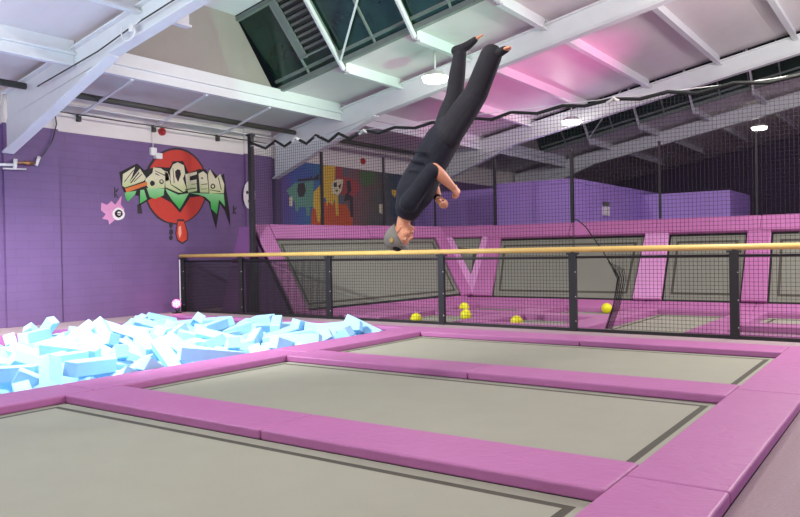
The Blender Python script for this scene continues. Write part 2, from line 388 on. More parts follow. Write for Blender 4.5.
# portal frames
WHERE = ['behind the foam pit camera side', 'above the near end of the foam pit', 'meeting the wall between the two wall paintings', 'crossing over the rear court', 'far at the rear above the purple boxes', 'farthest, against the rear wall']
for k, y in enumerate(FR):
    if k in (0, 5): continue
    CY = y
    zb = lambda x: 4.15 + .19 * (x + 9.75)
    r = thing('portal_frame', (WX + .2, y, 0), ['', 'white steel portal frame nearest the viewer, over the foam pit, cable clipped along it', 'white steel portal frame rising from the wall between the red graffiti and the rainbow mural', 'white steel portal frame over the rear court with a round lamp on its side', 'dim portal frame farthest back, behind the purple boxes'][k], 'roof beam', 'steel portal frames')
    xa, xb, d, t = -9.75, EX - .05, .42, .012
    b = MB(); b.hexa([(WX + .15, y - t, zb(WX + .15)), (xb, y - t, zb(xb)), (xb, y + t, zb(xb)), (WX + .15, y + t, zb(WX + .15)), (WX + .15, y - t, zb(WX + .15) + d), (xb, y - t, zb(xb) + d), (xb, y + t, zb(xb) + d), (WX + .15, y + t, zb(WX + .15) + d)]); b.build('web', M['steel'], r)
    b = MB(); b.beam((xa, y, zb(xa)), (xb, y, zb(xb)), .2, .025); b.build('bottom_flange', M['steel'], r)
    b = MB(); b.beam((WX + .15, y, zb(WX + .15) + d), (xb, y, zb(xb) + d), .2, .025); b.build('top_flange', M['steel'], r)
    b = MB(); b.prism([(WX + .12, y - t, 3.0), (xa + .1, y - t, zb(xa)), (WX + .12, y - t, zb(WX + .12))], (0, 2 * t, 0)); b.beam((WX + .12, y, 3.0), (xa + .05, y, zb(xa) - .01), .2, .03); b.build('haunch', M['steel'], r)
    if k > 1:
        b = MB(); b.box((WX + .02, y - .04, 0), (WX + .16, y + .16, 2.98)); b.build('column', M['purple_dark'], r)

# purlins, one per bay and line
PX = {0: [-10.7, -9.05, -7.4], 1: [-10.7, -9.05, -7.4, -5.75, -4.05], 2: [-10.7, -9.05, -7.4, -5.75, -4.05, -2.4], 3: [-10.7, -9.05, -7.4, -5.75, -4.05, -2.4], 4: [-9.05, -7.4, -5.75, -4.05]}
ORD = {-10.7: 'lowest', -9.05: 'second', -7.4: 'third', -5.75: 'fourth', -4.05: 'fifth', -2.4: 'sixth'}
BAY = {0: 'in the bluish bay over the pit', 1: 'beside the dark rooflight', 2: 'in the pink-lit bay behind the person', 3: 'in the dim rear bay', 4: 'in the darkest last bay'}
for k, xs_ in PX.items():
    for x in xs_:
        spans = [(FR[k] + .02, FR[k + 1] - .02)]
        if k in (1, 3) and x > -10: spans = [(FR[k] + .02, FR[k] + .85), (rl_y(k)[1] + .02, FR[k + 1] - .02)]
        for j, (a_, b_) in enumerate(spans):
            if k in (1, 3) and x > -9 and j == 0: continue
            b = MB(); zz = zr(x); b.box((x - .03, a_, zz), (x + .03, b_, zz + .21)); b.box((x - .03, a_, zz - .02), (x + .09, b_, zz + .015))
            if x == -10.7: b.box((x - .05, a_, zz - .17), (x + .02, b_, zz - .005)); b.box((x - .05, a_, zz - .19), (x + .08, b_, zz - .165))
            nm = f'white purlin, {ORD[x]} from the eave, {BAY[k]}'
            if len(spans) == 2: nm += ', ' + ('near stub' if j == 0 else 'far stub')
            tag(b.build('roof_purlin', M['steel']), nm, 'purlin', 'roof purlins')

# eave bracing, gutter pipe, cables
for i, (yw, yp) in enumerate(((7.87, 7.52), (9.52, 9.09), (11.2, 10.69))):
    r = thing('eave_brace', (WX + .1, yw, 3.8), f"thin white diagonal brace under the eave, {['nearest the portal frame over the pit', 'above the white sensor box', 'above the tall black net post'][i]}", 'brace', 'eave braces')
    b = MB(); b.beam((WX + .06, yw, 3.83), (-10.7, yp, 4.12), .05, .03); b.build('bar', M['steel'], r)
    b = MB(); b.box((WX, yw - .03, 3.72), (WX + .08, yw + .03, 3.86)); b.build('bracket', M['gunmetal'], r)
b = MB(); b.tube([(-11.97, .2, 4.0), (-11.97, 6.4, 4.0)], .055, 10); b.build('p', M['gunmetal']).name = 'eave_pipe'
tag(bpy.data.objects['eave_pipe'], 'dark grey pipe under the eave left of the near portal frame', 'pipe', 'eave pipes')
b = MB(); b.tube([(-11.97, 6.6, 4.0), (-11.97, 12.75, 4.0)], .055, 10); tag(b.build('eave_pipe', M['gunmetal']), 'dark grey pipe under the eave above the red graffiti', 'pipe', 'eave pipes')
b = MB(); b.tube([(-11.97, 13.05, 4.0), (-11.97, 19.2, 4.0)], .055, 10); tag(b.build('eave_pipe', M['gunmetal']), 'dark grey pipe under the eave above the rainbow mural', 'pipe', 'eave pipes')
def cable(pts, r, m, label, name='cable', group='cables'):
    b = MB(); b.tube(pts, r, 6); return tag(b.build(name, M[m]), label, 'cable', group)
cable([(-12.2, 7.2, 3.98), (-12.5, 7.3, 3.93), (-12.3, 9, 3.87), (-12.45, 10.5, 3.93), (-12.3, 11.8, 3.86), (-12.5, 12.7, 3.9)], .016, 'wplastic', 'white cable looping loosely along the top of the graffiti wall')
cable([(-12.6, 7.0, 3.8), (-12.6, 12.7, 3.78)], .012, 'gunmetal', 'thin grey cable running level along the white wall top')
cable([(-12.79, 7.35, 3.9), (-12.77, 7.38, 3.6), (-12.77, 7.3, 3.3), (-12.77, 7.12, 3.02), (-12.77, 7.02, 2.94)], .012, 'gunmetal', 'grey cable dropping down the brick pier to the pipe fittings')
rc = [(-11.53, 6.36, 3.93), (-9.87, 6.36, 4.2), (-8.97, 6.36, 4.42), (-8.03, 6.36, 4.6), (-6.5, 6.36, 4.88)]
cable(rc, .012, 'gunmetal', 'thin dark cable clipped along the near portal frame')
r = thing('junction_box', (-9.0, 6.38, 4.34), 'small white junction box with a looped white cable on the near portal frame', 'junction box')
b = MB(); b.box((-9.06, 6.32, 4.33), (-8.96, 6.38, 4.43)); b.build('body', M['wplastic'], r, .008)
b = MB(); b.tube([(-9.01 + .16 * math.cos(a) - .08, 6.34, 4.36 + .14 * math.sin(a)) for a in [math.radians(x) for x in range(150, 372, 12)]], .012, 6); b.tube([(-8.97, 6.34, 4.4), (-8.8, 6.34, 4.46)], .01, 6); b.build('loop', M['wplastic'], r)

# fittings on the left wall
r = thing('pipe_fitting', (-12.75, 6.8, 2.8), 'brass valve and white pipe tees on the purple pier at the picture edge', 'pipe fitting')
b = MB(); b.tube([(-12.76, 6.3, 2.78), (-12.76, 6.62, 2.8)], .025, 8); b.tube([(-12.76, 6.6, 2.72), (-12.76, 6.62, 2.9)], .035, 8); b.tube([(-12.76, 6.98, 2.82), (-12.76, 7.04, 2.98)], .03, 8); b.tube([(-12.76, 6.4, 2.72), (-12.76, 6.8, 2.74)], .015, 8); b.build('tee', M['wplastic'], r)
b = MB(); b.tube([(-12.76, 6.62, 2.84), (-12.76, 6.98, 2.86)], .022, 8); b.tube([(-12.76, 6.78, 2.85), (-12.76, 6.9, 2.85)], .04, 8); b.build('valve', M['brass'], r)
r = thing('alarm_sounder', (WX + .02, 9.74, 3.7), 'round red alarm sounder on the white wall top above the graffiti', 'alarm')
b = MB(); b.disc((WX - .01, 9.74, 3.76), (.05, 0, 0), .08, .08); b.build('base', M['red'], r); b = MB(); b.disc((WX + .04, 9.74, 3.76), (.05, 0, 0), .065, .04); b.build('dome', M['red'], r)
b = MB(); b.disc((WX - .01, 16.48, 3.74), (.05, 0, 0), .09, .09); b.disc((WX + .04, 16.48, 3.74), (.04, 0, 0), .065, .04); tag(b.build('alarm_sounder', M['red']), 'red alarm sounder on the white wall top above the rainbow mural', 'alarm')
r = thing('motion_sensor', (WX, 9.55, 3.2), 'white two-box sensor on the purple wall at the top edge of the red disc', 'sensor')
b = MB(); b.box((WX, 9.42, 3.24), (WX + .08, 9.56, 3.4)); b.build('upper_box', M['wplastic'], r, .01); b = MB(); b.box((WX, 9.52, 3.18), (WX + .1, 9.68, 3.3)); b.build('lower_box', M['wplastic'], r, .01)
b = MB(); b.tube([(WX + .03, 9.5, 3.4), (WX + .03, 9.5, 3.74)], .008, 6); b.build('wire', M['wplastic'], r)

# ---- outlines of the wall paintings, in metres along the wall and up
G = dict(
    disc=[(10.88,2.69),(10.85,2.53),(10.8,2.38),(10.72,2.24),(10.62,2.11),(10.49,2.01),(10.35,1.93),(10.2,1.89),(10.05,1.87),(9.9,1.88),(9.76,1.92),(9.63,1.99),(9.52,2.08),(9.43,2.19),(9.37,2.31),(9.33,2.45),(9.32,2.6),(9.34,2.74),(9.39,2.89),(9.46,3.02),(9.55,3.14),(9.66,3.25),(9.79,3.33),(9.94,3.39),(10.09,3.42),(10.24,3.42),(10.39,3.39),(10.53,3.33),(10.65,3.24),(10.75,3.13),(10.82,2.99),(10.86,2.85)],
    disc_out=[(10.91,2.7),(10.89,2.54),(10.84,2.37),(10.75,2.23),(10.64,2.09),(10.51,1.99),(10.36,1.91),(10.2,1.86),(10.03,1.84),(9.88,1.85),(9.73,1.89),(9.59,1.96),(9.48,2.06),(9.39,2.17),(9.32,2.31),(9.28,2.45),(9.27,2.6),(9.29,2.76),(9.33,2.91),(9.41,3.05),(9.51,3.18),(9.63,3.29),(9.77,3.37),(9.92,3.43),(10.08,3.47),(10.24,3.47),(10.4,3.44),(10.54,3.37),(10.67,3.28),(10.78,3.16),(10.85,3.02),(10.9,2.87)],
    black=[(8.72,2.84),(9.13,3.05),(9.29,2.93),(9.6,3.02),(9.92,3.03),(10.0,3.17),(10.26,3.2),(10.41,2.95),(10.68,3.06),(10.87,3.07),(11.01,2.89),(10.96,3.11),(11.26,2.91),(11.39,3.02),(11.47,2.53),(11.53,2.16),(11.55,1.83),(11.39,2.18),(11.26,2.33),(11.13,1.76),(11.03,2.04),(10.94,2.34),(10.73,2.47),(10.43,2.43),(10.16,2.09),(9.93,2.3),(9.59,2.44),(9.16,2.2),(9.15,2.4),(8.82,2.45),(8.77,2.57)],
    let=[[(8.78,2.58),(8.8,2.81),(9.08,2.98),(9.01,2.79),(8.93,2.65),(9.19,2.95),(9.33,2.78),(9.28,2.71),(9.07,2.63),(8.84,2.55)],[(9.31,2.74),(9.49,2.89),(9.51,3.0),(9.69,3.0),(9.89,2.89),(9.93,2.78),(9.79,2.73),(9.77,2.59),(9.39,2.56),(9.33,2.64)],[(9.79,2.95),(9.86,2.94),(9.93,2.67),(10.23,2.52),(10.12,2.52),(9.8,2.61)],[(9.94,2.68),(9.92,2.96),(10.0,3.1),(10.12,3.16),(10.28,3.11),(10.31,2.94),(10.25,2.82),(10.35,2.59),(10.26,2.54),(10.07,2.63)],[(10.31,2.92),(10.62,3.0),(10.62,2.94),(10.43,2.88),(10.43,2.79),(10.61,2.83),(10.62,2.58),(10.38,2.53),(10.34,2.68)],[(10.67,2.96),(10.8,3.02),(10.9,2.96),(10.94,2.56),(10.7,2.55)],[(10.93,2.97),(10.99,3.08),(11.03,3.02),(11.14,2.88),(11.28,3.0),(11.39,2.77),(11.37,2.57),(10.96,2.54)]],
    hole=[[(9.54,2.68),(9.53,2.65),(9.51,2.63),(9.48,2.62),(9.45,2.62),(9.43,2.64),(9.42,2.67),(9.43,2.7),(9.45,2.72),(9.48,2.73),(9.51,2.72),(9.53,2.7)],[(9.76,2.73),(9.75,2.7),(9.73,2.68),(9.7,2.67),(9.67,2.68),(9.65,2.7),(9.65,2.72),(9.65,2.74),(9.68,2.76),(9.7,2.77),(9.73,2.77),(9.75,2.75)],[(10.05,2.96),(10.11,3.01),(10.18,3.0),(10.2,2.91),(10.12,2.74),(10.06,2.85)],[(10.79,2.87),(10.78,2.85),(10.76,2.85),(10.74,2.85),(10.74,2.86),(10.74,2.88),(10.76,2.89),(10.78,2.88)],[(11.13,2.71),(11.12,2.68),(11.09,2.66),(11.06,2.65),(11.03,2.65),(11.0,2.67),(10.99,2.7),(11.0,2.73),(11.03,2.76),(11.06,2.77),(11.09,2.76),(11.12,2.74)],[(8.83,2.65),(9.05,2.91),(9.04,2.92),(8.82,2.66)],[(8.98,2.64),(9.18,2.87),(9.16,2.88),(8.96,2.65)],[(9.05,2.67),(9.24,2.84),(9.23,2.85),(9.04,2.68)],[(9.54,2.93),(9.87,2.82),(9.88,2.84),(9.55,2.94)],[(9.55,2.87),(9.65,2.84),(9.66,2.85),(9.56,2.89)],[(10.45,2.83),(10.62,2.86),(10.62,2.88),(10.45,2.85)],[(10.48,2.71),(10.61,2.73),(10.61,2.74),(10.47,2.72)],[(10.73,2.72),(10.9,2.74),(10.9,2.76),(10.73,2.73)],[(10.73,2.62),(10.9,2.64),(10.9,2.65),(10.73,2.63)],[(11.21,2.91),(11.29,2.64),(11.31,2.65),(11.23,2.92)],[(10.96,2.62),(11.27,2.59),(11.27,2.61),(10.96,2.63)],[(9.99,3.03),(10.01,2.71),(10.03,2.72),(10.0,3.03)],[(10.3,2.58),(10.59,2.63),(10.59,2.65),(10.3,2.6)]],
    iris=[[(9.73,2.72),(9.73,2.71),(9.71,2.7),(9.69,2.7),(9.68,2.71),(9.67,2.72),(9.68,2.74),(9.69,2.75),(9.71,2.75),(9.73,2.74)],[(11.09,2.71),(11.09,2.69),(11.07,2.68),(11.05,2.67),(11.03,2.69),(11.02,2.7),(11.03,2.72),(11.05,2.74),(11.07,2.74),(11.09,2.73)]],
    green=[[(8.83,2.45),(9.1,2.5),(9.07,2.43),(8.9,2.27),(8.85,2.34)],[(9.19,2.52),(9.28,2.53),(9.34,2.34),(9.17,2.24)],[(9.34,2.57),(9.77,2.58),(9.75,2.44),(9.54,2.36),(9.41,2.39)],[(9.8,2.58),(10.12,2.47),(10.4,2.52),(10.33,2.42),(10.15,2.17),(9.97,2.34),(9.84,2.5)],[(10.42,2.53),(11.37,2.55),(11.4,2.27),(11.23,2.42),(11.16,2.09),(11.0,2.21),(10.99,2.36),(10.84,2.46),(10.66,2.5)]],
    orange=[[(8.84,2.53),(9.35,2.7),(9.36,2.63),(8.87,2.45)]],
    drip=[[(10.1,1.91),(10.25,1.91),(10.33,1.67),(10.32,1.53),(10.2,1.46),(10.09,1.52),(10.05,1.65)]],
    ddrip=[[(9.96,1.83),(9.95,1.79),(9.93,1.76),(9.9,1.76),(9.88,1.79),(9.87,1.82),(9.88,1.87),(9.9,1.89),(9.93,1.89),(9.96,1.87)],[(9.97,1.68),(9.96,1.64),(9.93,1.62),(9.9,1.61),(9.87,1.64),(9.87,1.68),(9.88,1.72),(9.9,1.74),(9.94,1.74),(9.96,1.72)],[(9.96,1.56),(9.95,1.53),(9.92,1.51),(9.89,1.51),(9.87,1.53),(9.86,1.56),(9.87,1.59),(9.9,1.61),(9.93,1.61),(9.95,1.59)],[(9.11,2.22),(9.2,2.24),(9.23,2.05),(9.12,2.04)]],
    shine=[[(10.11,1.79),(10.17,1.82),(10.18,1.65),(10.13,1.55),(10.1,1.65)]],
    badge=[(8.83,2.03),(8.82,1.99),(8.8,1.95),(8.77,1.93),(8.73,1.91),(8.68,1.9),(8.64,1.9),(8.6,1.92),(8.57,1.95),(8.56,1.98),(8.55,2.02),(8.56,2.06),(8.58,2.09),(8.61,2.12),(8.65,2.14),(8.69,2.15),(8.73,2.14),(8.77,2.12),(8.8,2.1),(8.82,2.06)],
    badge_ring=[(8.78,2.03),(8.77,2.0),(8.75,1.98),(8.72,1.96),(8.69,1.95),(8.65,1.96),(8.62,1.98),(8.61,2.0),(8.6,2.03),(8.61,2.06),(8.63,2.08),(8.66,2.1),(8.69,2.11),(8.72,2.1),(8.75,2.09),(8.77,2.06)],
    badge_in=[(8.74,2.03),(8.74,2.01),(8.72,2.0),(8.7,1.99),(8.67,2.0),(8.66,2.01),(8.65,2.03),(8.66,2.05),(8.68,2.07),(8.7,2.07),(8.72,2.07),(8.74,2.05)],
    pink=[(8.32,2.23),(8.44,2.19),(8.54,2.27),(8.62,2.2),(8.77,2.39),(8.74,2.21),(8.82,2.12),(8.76,2.0),(8.61,1.91),(8.48,1.81),(8.46,1.9),(8.33,1.92),(8.41,2.01),(8.31,2.08)],
    tag=[[(8.6,2.54),(8.63,2.54),(8.63,2.34),(8.6,2.34)],[(8.63,2.47),(8.69,2.53),(8.7,2.51),(8.65,2.43)],[(8.63,2.43),(8.69,2.35),(8.67,2.33),(8.63,2.4)],[(11.64,2.3),(11.68,2.3),(11.67,2.11),(11.63,2.11)],[(11.67,2.22),(11.74,2.28),(11.75,2.25),(11.68,2.19)],[(11.68,2.19),(11.74,2.12),(11.71,2.11),(11.67,2.15)]],
    oval=[(12.29,2.58),(12.27,2.45),(12.22,2.34),(12.16,2.27),(12.09,2.24),(12.02,2.26),(11.96,2.33),(11.92,2.43),(11.91,2.56),(11.93,2.68),(11.97,2.79),(12.03,2.86),(12.1,2.89),(12.18,2.87),(12.24,2.81),(12.27,2.7)],
    m_yellow=[(14.81,3.49),(15.28,3.5),(15.24,2.72),(15.37,2.72),(15.38,2.18),(15.28,2.17),(15.23,2.63),(15.14,2.44),(14.97,2.54),(14.91,2.39),(14.85,2.66),(14.69,2.53),(14.62,1.99),(14.52,1.99),(14.47,2.31),(14.37,2.35),(14.4,2.76),(14.71,3.0)],
    m_orange=[(14.32,2.31),(14.69,2.53),(15.2,2.51),(15.72,2.49),(15.98,2.15),(15.98,1.89),(14.26,1.86)],
    m_red=[(15.28,3.5),(15.57,3.51),(15.61,3.25),(16.15,3.2),(16.36,2.99),(16.07,2.72),(15.6,2.74),(15.27,2.76)],
    m_green=[(16.3,3.43),(17.02,3.48),(17.01,3.14),(16.43,3.04)],
    m_teal=[(13.39,2.74),(13.7,2.95),(14.4,3.06),(14.39,2.39),(14.23,2.37),(14.23,2.14),(14.11,2.14),(14.09,2.36),(13.83,2.35),(13.79,2.23),(13.71,2.25),(13.69,2.44)],
    m_face=[(15.12,3.04),(15.35,3.16),(15.6,3.16),(15.53,2.86),(15.37,2.72),(15.11,2.77)],
    m_marks=[[(15.18,3.03),(15.31,3.08),(15.34,2.95),(15.21,2.93)],[(15.37,2.97),(15.51,3.06),(15.47,2.9)],[(15.24,2.86),(15.37,2.88),(15.34,2.8)]],
    m_fig=[(15.74,3.13),(15.91,3.17),(15.95,2.88),(15.83,2.79),(16.0,2.71),(16.0,2.15),(15.88,2.15),(15.86,2.62),(15.62,2.57),(15.66,2.74),(15.77,2.83)],
    m_head=[(13.81,2.94),(14.05,2.98),(14.1,2.78),(14.01,2.62),(13.83,2.61),(13.78,2.76)],
    m_scr=[(13.79,3.05),(14.29,3.12),(14.32,3.19),(14.36,3.1),(14.62,3.26),(14.62,3.09),(13.82,3.0)],
    m_plate=[(13.49,2.59),(13.61,2.6),(13.6,2.36),(13.49,2.36)],
    m_white=[(17.2,2.55),(17.37,2.57),(17.36,2.28),(17.2,2.32)],
    m_spot=[(17.85,3.03),(18.13,3.0),(18.0,2.79),(17.85,2.9)])
# ---- foam blocks at rest: length, place, turn
BLOCKS = [
    (0.6,-10.343,4.924,-0.225,3.05,1.57,0.0), (0.7,-7.952,8.016,-0.225,-1.57,-0.0,-1.57), (0.6,-8.042,5.252,-0.225,-1.57,-0.0,-2.25), (0.6,-11.355,7.847,-0.225,1.5,1.57,0.0), (0.7,-9.994,8.356,-0.225,1.57,-0.0,-2.03), 
    (0.7,-9.385,5.692,-0.225,1.57,-0.0,1.2), (0.7,-7.544,6.299,-0.225,-0.31,1.57,0.0), (0.42,-9.844,5.764,-0.225,1.57,-0.0,-0.23), (0.7,-6.87,5.08,-0.225,-1.57,0.0,2.31), (0.7,-6.643,4.193,-0.225,2.12,1.57,0.0), 
    (0.7,-9.598,7.86,-0.062,-1.05,0.0,2.04), (0.7,-11.18,8.35,-0.225,-1.88,1.57,0.0), (0.7,-9.859,8.084,-0.114,2.37,1.18,1.11), (0.7,-7.956,4.851,-0.225,2.36,-1.57,0.0), (0.6,-8.839,5.376,-0.225,-1.57,0.0,-0.43), 
    (0.7,-6.788,6.605,-0.225,-0.09,1.57,0.0), (0.42,-7.108,5.465,-0.225,-1.57,-0.0,-2.14), (0.6,-7.388,8.479,-0.225,-1.57,-0.0,1.4), (0.7,-10.28,5.75,-0.152,-0.0,1.35,0.29), (0.7,-8.436,5.908,-0.225,0.85,-1.57,0.0), 
    (0.7,-10.899,7.525,-0.225,1.99,-1.57,0.0), (0.7,-9.456,6.748,-0.124,1.27,0.0,2.25), (0.7,-8.317,6.316,-0.225,-1.57,-0.0,-1.61), (0.42,-9.026,6.888,-0.225,1.57,-0.0,2.29), (0.7,-6.821,7.35,-0.107,1.25,0.53,-0.14), 
    (0.7,-10.372,5.133,-0.225,-0.1,-1.57,0.0), (0.7,-10.569,7.456,-0.225,-1.72,-1.57,0.0), (0.6,-9.044,7.845,-0.225,1.57,0.0,0.35), (0.7,-10.415,6.601,-0.225,1.57,-0.0,-2.08), (0.7,-10.663,8.055,-0.225,-1.57,-0.0,-0.76), 
    (0.7,-9.038,6.374,-0.225,-1.57,-0.0,-1.91), (0.7,-9.71,8.41,-0.071,1.56,-0.15,0.84), (0.7,-9.332,4.976,-0.225,-1.57,-0.0,0.06), (0.7,-9.336,7.443,-0.225,0.78,1.57,0.0), (0.6,-8.776,7.46,-0.225,-1.57,-0.0,-1.02), 
    (0.7,-10.906,6.118,-0.225,-2.05,1.57,0.0), (0.6,-10.198,4.678,-0.225,-1.57,-0.0,1.36), (0.7,-7.844,4.418,-0.225,-1.57,-0.0,0.9), (0.7,-9.476,4.532,-0.225,-1.57,-0.0,0.94), (0.7,-10.885,5.297,-0.225,1.27,1.57,0.0), 
    (0.7,-6.674,4.828,-0.135,-1.3,0.0,1.11), (0.6,-7.331,7.995,-0.225,-0.61,-1.57,0.0), (0.42,-8.931,5.608,-0.225,-1.85,-1.57,0.0), (0.7,-11.358,6.07,-0.225,-0.92,1.57,0.0), (0.7,-8.534,6.98,-0.143,3.14,-1.33,0.08), 
    (0.7,-9.344,7.587,-0.075,0.69,-1.57,0.0), (0.7,-7.71,6.274,-0.075,-1.57,1.57,1.54), (0.7,-6.91,6.099,-0.225,-1.57,0.0,-2.99), (0.42,-9.172,7.008,-0.225,-0.57,1.57,0.0), (0.7,-7.419,4.389,-0.225,1.57,0.0,-1.98), 
    (0.7,-6.834,7.035,-0.225,2.0,-1.57,0.0), (0.7,-11.115,6.081,-0.075,1.57,0.0,0.36), (0.7,-10.43,7.377,-0.099,-1.95,0.03,-1.65), (0.7,-9.387,6.014,-0.225,0.76,1.57,0.0), (0.6,-11.058,8.528,-0.075,1.57,-0.0,-2.3), 
    (0.7,-9.957,7.287,-0.225,-1.71,-1.57,0.0), (0.7,-7.295,5.9,-0.225,1.57,0.0,0.94), (0.6,-10.809,6.653,-0.225,-0.77,-1.57,0.0), (0.42,-7.368,7.419,-0.225,-2.45,1.57,0.0), (0.7,-9.944,6.485,-0.225,-1.57,0.0,-2.35), 
    (0.7,-8.282,7.612,-0.225,-1.57,0.0,0.53), (0.42,-11.308,5.158,-0.09,-0.0,-3.14,-0.72), (0.7,-7.358,6.69,-0.132,-1.29,-0.0,-2.16), (0.7,-7.271,7.901,-0.075,0.12,-1.57,0.0), (0.42,-6.669,7.443,-0.225,-1.43,1.57,0.0), 
    (0.7,-7.366,7.191,-0.12,-1.26,-0.03,-2.31), (0.42,-10.722,8.723,-0.225,-1.3,1.57,0.0), (0.42,-11.15,5.226,-0.09,0.0,-0.0,0.84), (0.7,-10.991,8.575,-0.225,-1.57,-0.0,-2.63), (0.6,-9.676,8.794,-0.225,0.36,-1.57,0.0), 
    (0.7,-7.423,7.731,-0.225,-2.99,1.57,0.0), (0.7,-7.791,3.783,-0.075,-1.45,1.57,0.0), (0.7,-11.562,8.542,-0.225,1.57,-0.0,3.05), (0.6,-6.435,4.09,-0.132,-0.48,-1.24,-1.06), (0.7,-8.861,5.971,-0.14,-0.0,1.32,-2.59), 
    (0.7,-8.05,7.795,-0.125,-1.83,0.25,-2.38), (0.7,-7.536,4.876,-0.149,-0.0,1.8,-0.23), (0.7,-7.571,8.346,-0.075,-2.43,1.57,0.0), (0.7,-6.913,8.1,-0.037,-2.81,1.01,0.33), (0.6,-7.067,3.864,-0.225,-1.57,0.0,-2.33), 
    (0.7,-7.947,4.778,-0.075,-1.57,-0.0,-2.28), (0.7,-8.671,4.767,-0.225,-2.42,-1.57,0.0), (0.7,-8.514,5.281,-0.148,1.79,0.05,-0.71), (0.6,-8.815,4.268,-0.225,-0.04,-1.57,0.0), (0.7,-10.3,6.274,-0.151,-1.73,-0.67,1.62), 
    (0.7,-7.839,4.037,-0.225,-1.57,-0.0,-2.37), (0.42,-7.093,6.026,-0.137,-1.17,-0.22,3.09), (0.7,-8.244,4.009,-0.129,0.25,-1.29,1.33), (0.42,-6.669,5.598,-0.225,1.57,-0.0,2.87), (0.7,-9.828,7.105,-0.114,1.28,-2.57,0.37), 
    (0.7,-8.555,5.156,-0.023,1.45,-0.18,1.67), (0.7,-7.429,4.872,-0.004,1.74,-2.87,-0.01), (0.7,-8.126,5.705,-0.225,-1.57,-0.0,-1.35), (0.6,-8.57,6.657,-0.225,-2.64,1.57,0.0), (0.6,-8.967,7.188,-0.062,0.94,0.0,-1.83), 
    (0.42,-10.712,5.343,-0.125,0.0,-1.01,1.63), (0.7,-9.652,6.011,-0.124,-1.07,-1.08,-2.33), (0.42,-11.399,8.406,-0.149,-1.2,0.87,0.31), (0.42,-8.449,6.027,-0.075,1.57,0.0,-3.03), (0.7,-7.848,8.323,-0.146,-0.0,-1.8,-0.58), 
    (0.42,-6.401,8.708,-0.09,-3.14,-0.0,1.53), (0.7,-7.016,3.534,-0.225,-2.23,1.57,0.0), (0.6,-8.084,6.697,-0.225,-1.57,-0.0,2.71), (0.6,-8.402,4.661,-0.225,1.57,0.0,2.24), (0.7,-10.878,6.086,-0.075,1.54,-1.57,0.58), 
    (0.6,-10.051,5.61,-0.053,2.26,0.61,-0.4), (0.7,-9.983,7.744,-0.116,1.29,0.38,0.78), (0.42,-8.518,7.337,-0.207,1.57,-0.28,2.13), (0.7,-7.714,7.185,-0.225,1.57,-0.0,-2.33), (0.6,-6.741,6.522,-0.073,-0.23,2.01,-1.48), 
    (0.7,-7.21,8.61,-0.102,-1.22,-0.11,-3.01), (0.6,-6.799,3.578,-0.108,1.96,-0.16,1.19), (0.42,-11.475,8.888,0.149,0.28,-1.25,2.84), (0.42,-10.967,8.191,-0.121,-1.08,0.59,1.08), (0.7,-10.053,5.377,-0.094,1.81,-0.86,1.47), 
    (0.42,-7.425,3.964,-0.139,-1.14,-0.81,-2.33), (0.7,-7.248,4.561,-0.073,-1.57,-0.03,2.63), (0.7,-10.482,5.27,-0.064,1.57,-0.16,0.26), (0.7,-11.242,5.499,-0.225,1.57,0.0,-0.65), (0.7,-7.67,5.432,-0.152,1.36,0.02,-2.07), 
    (0.42,-7.888,4.246,-0.075,2.76,1.57,0.0), (0.7,-11.596,8.334,-0.005,1.36,0.96,-0.17), (0.7,-9.09,7.434,0.053,-0.04,3.14,0.53), (0.7,-8.76,7.936,-0.016,0.53,0.83,2.42), (0.7,-7.489,8.611,0.067,1.65,0.14,1.91), 
    (0.7,-10.78,5.466,0.02,2.4,-1.94,0.26), (0.6,-6.751,8.483,-0.093,-0.0,2.06,1.14), (0.7,-9.479,4.691,-0.092,0.68,-1.11,0.94), (0.7,-11.316,8.161,-0.016,-1.74,-0.01,2.69), (0.7,-10.005,5.247,-0.225,1.57,0.0,-1.67), 
    (0.6,-6.916,8.465,-0.225,1.52,1.57,0.0), (0.7,-9.849,4.687,0.016,-0.75,0.18,-3.1), (0.7,-9.8,6.572,0.117,-1.15,2.24,-0.89), (0.7,-6.407,3.622,-0.118,-1.28,0.15,0.05), (0.7,-6.453,6.06,-0.225,-1.57,-0.0,-0.02), 
    (0.7,-9.357,8.569,-0.137,0.0,-1.31,-1.28), (0.42,-9.457,6.382,-0.107,-0.95,-0.62,0.21), (0.7,-7.562,5.46,-0.014,-0.6,1.36,2.54), (0.7,-8.154,7.023,-0.083,-1.33,-0.2,2.33), (0.6,-8.408,8.891,-0.225,0.01,-1.57,0.0), 
    (0.7,-10.308,8.323,-0.131,1.31,2.36,0.64), (0.7,-9.848,6.59,-0.113,1.21,0.81,0.31), (0.42,-9.117,6.17,-0.136,0.19,-2.02,1.23), (0.7,-6.781,4.526,-0.053,1.98,-0.57,-2.05), (0.6,-8.189,8.314,-0.075,1.57,0.0,0.48), 
    (0.7,-8.432,4.149,-0.149,-1.4,-0.59,-0.12), (0.7,-8.22,6.575,-0.01,1.94,1.16,-1.6), (0.7,-6.698,4.652,-0.133,-1.34,-0.26,-1.97), (0.7,-7.972,4.564,0.075,1.51,1.57,0.07), (0.7,-9.384,5.58,-0.014,0.0,-0.86,-2.71), 
    (0.7,-6.774,7.826,-0.145,1.81,-0.0,1.82), (0.7,-9.161,8.59,-0.083,-0.6,1.35,1.17), (0.7,-6.765,6.158,-0.067,-1.57,0.11,1.14), (0.7,-11.062,7.813,-0.052,1.63,-0.38,0.26), (0.7,-10.562,7.92,-0.132,-1.33,-0.71,2.03), 
    (0.7,-8.224,7.134,0.035,1.2,0.67,-0.95), (0.42,-10.291,6.02,-0.225,1.57,-0.0,-1.37), (0.42,-7.587,5.804,-0.225,-1.57,-0.0,0.84), (0.42,-8.931,6.568,-0.225,1.57,-0.0,1.4), (0.6,-7.079,6.836,-0.129,-1.23,0.0,-2.56), 
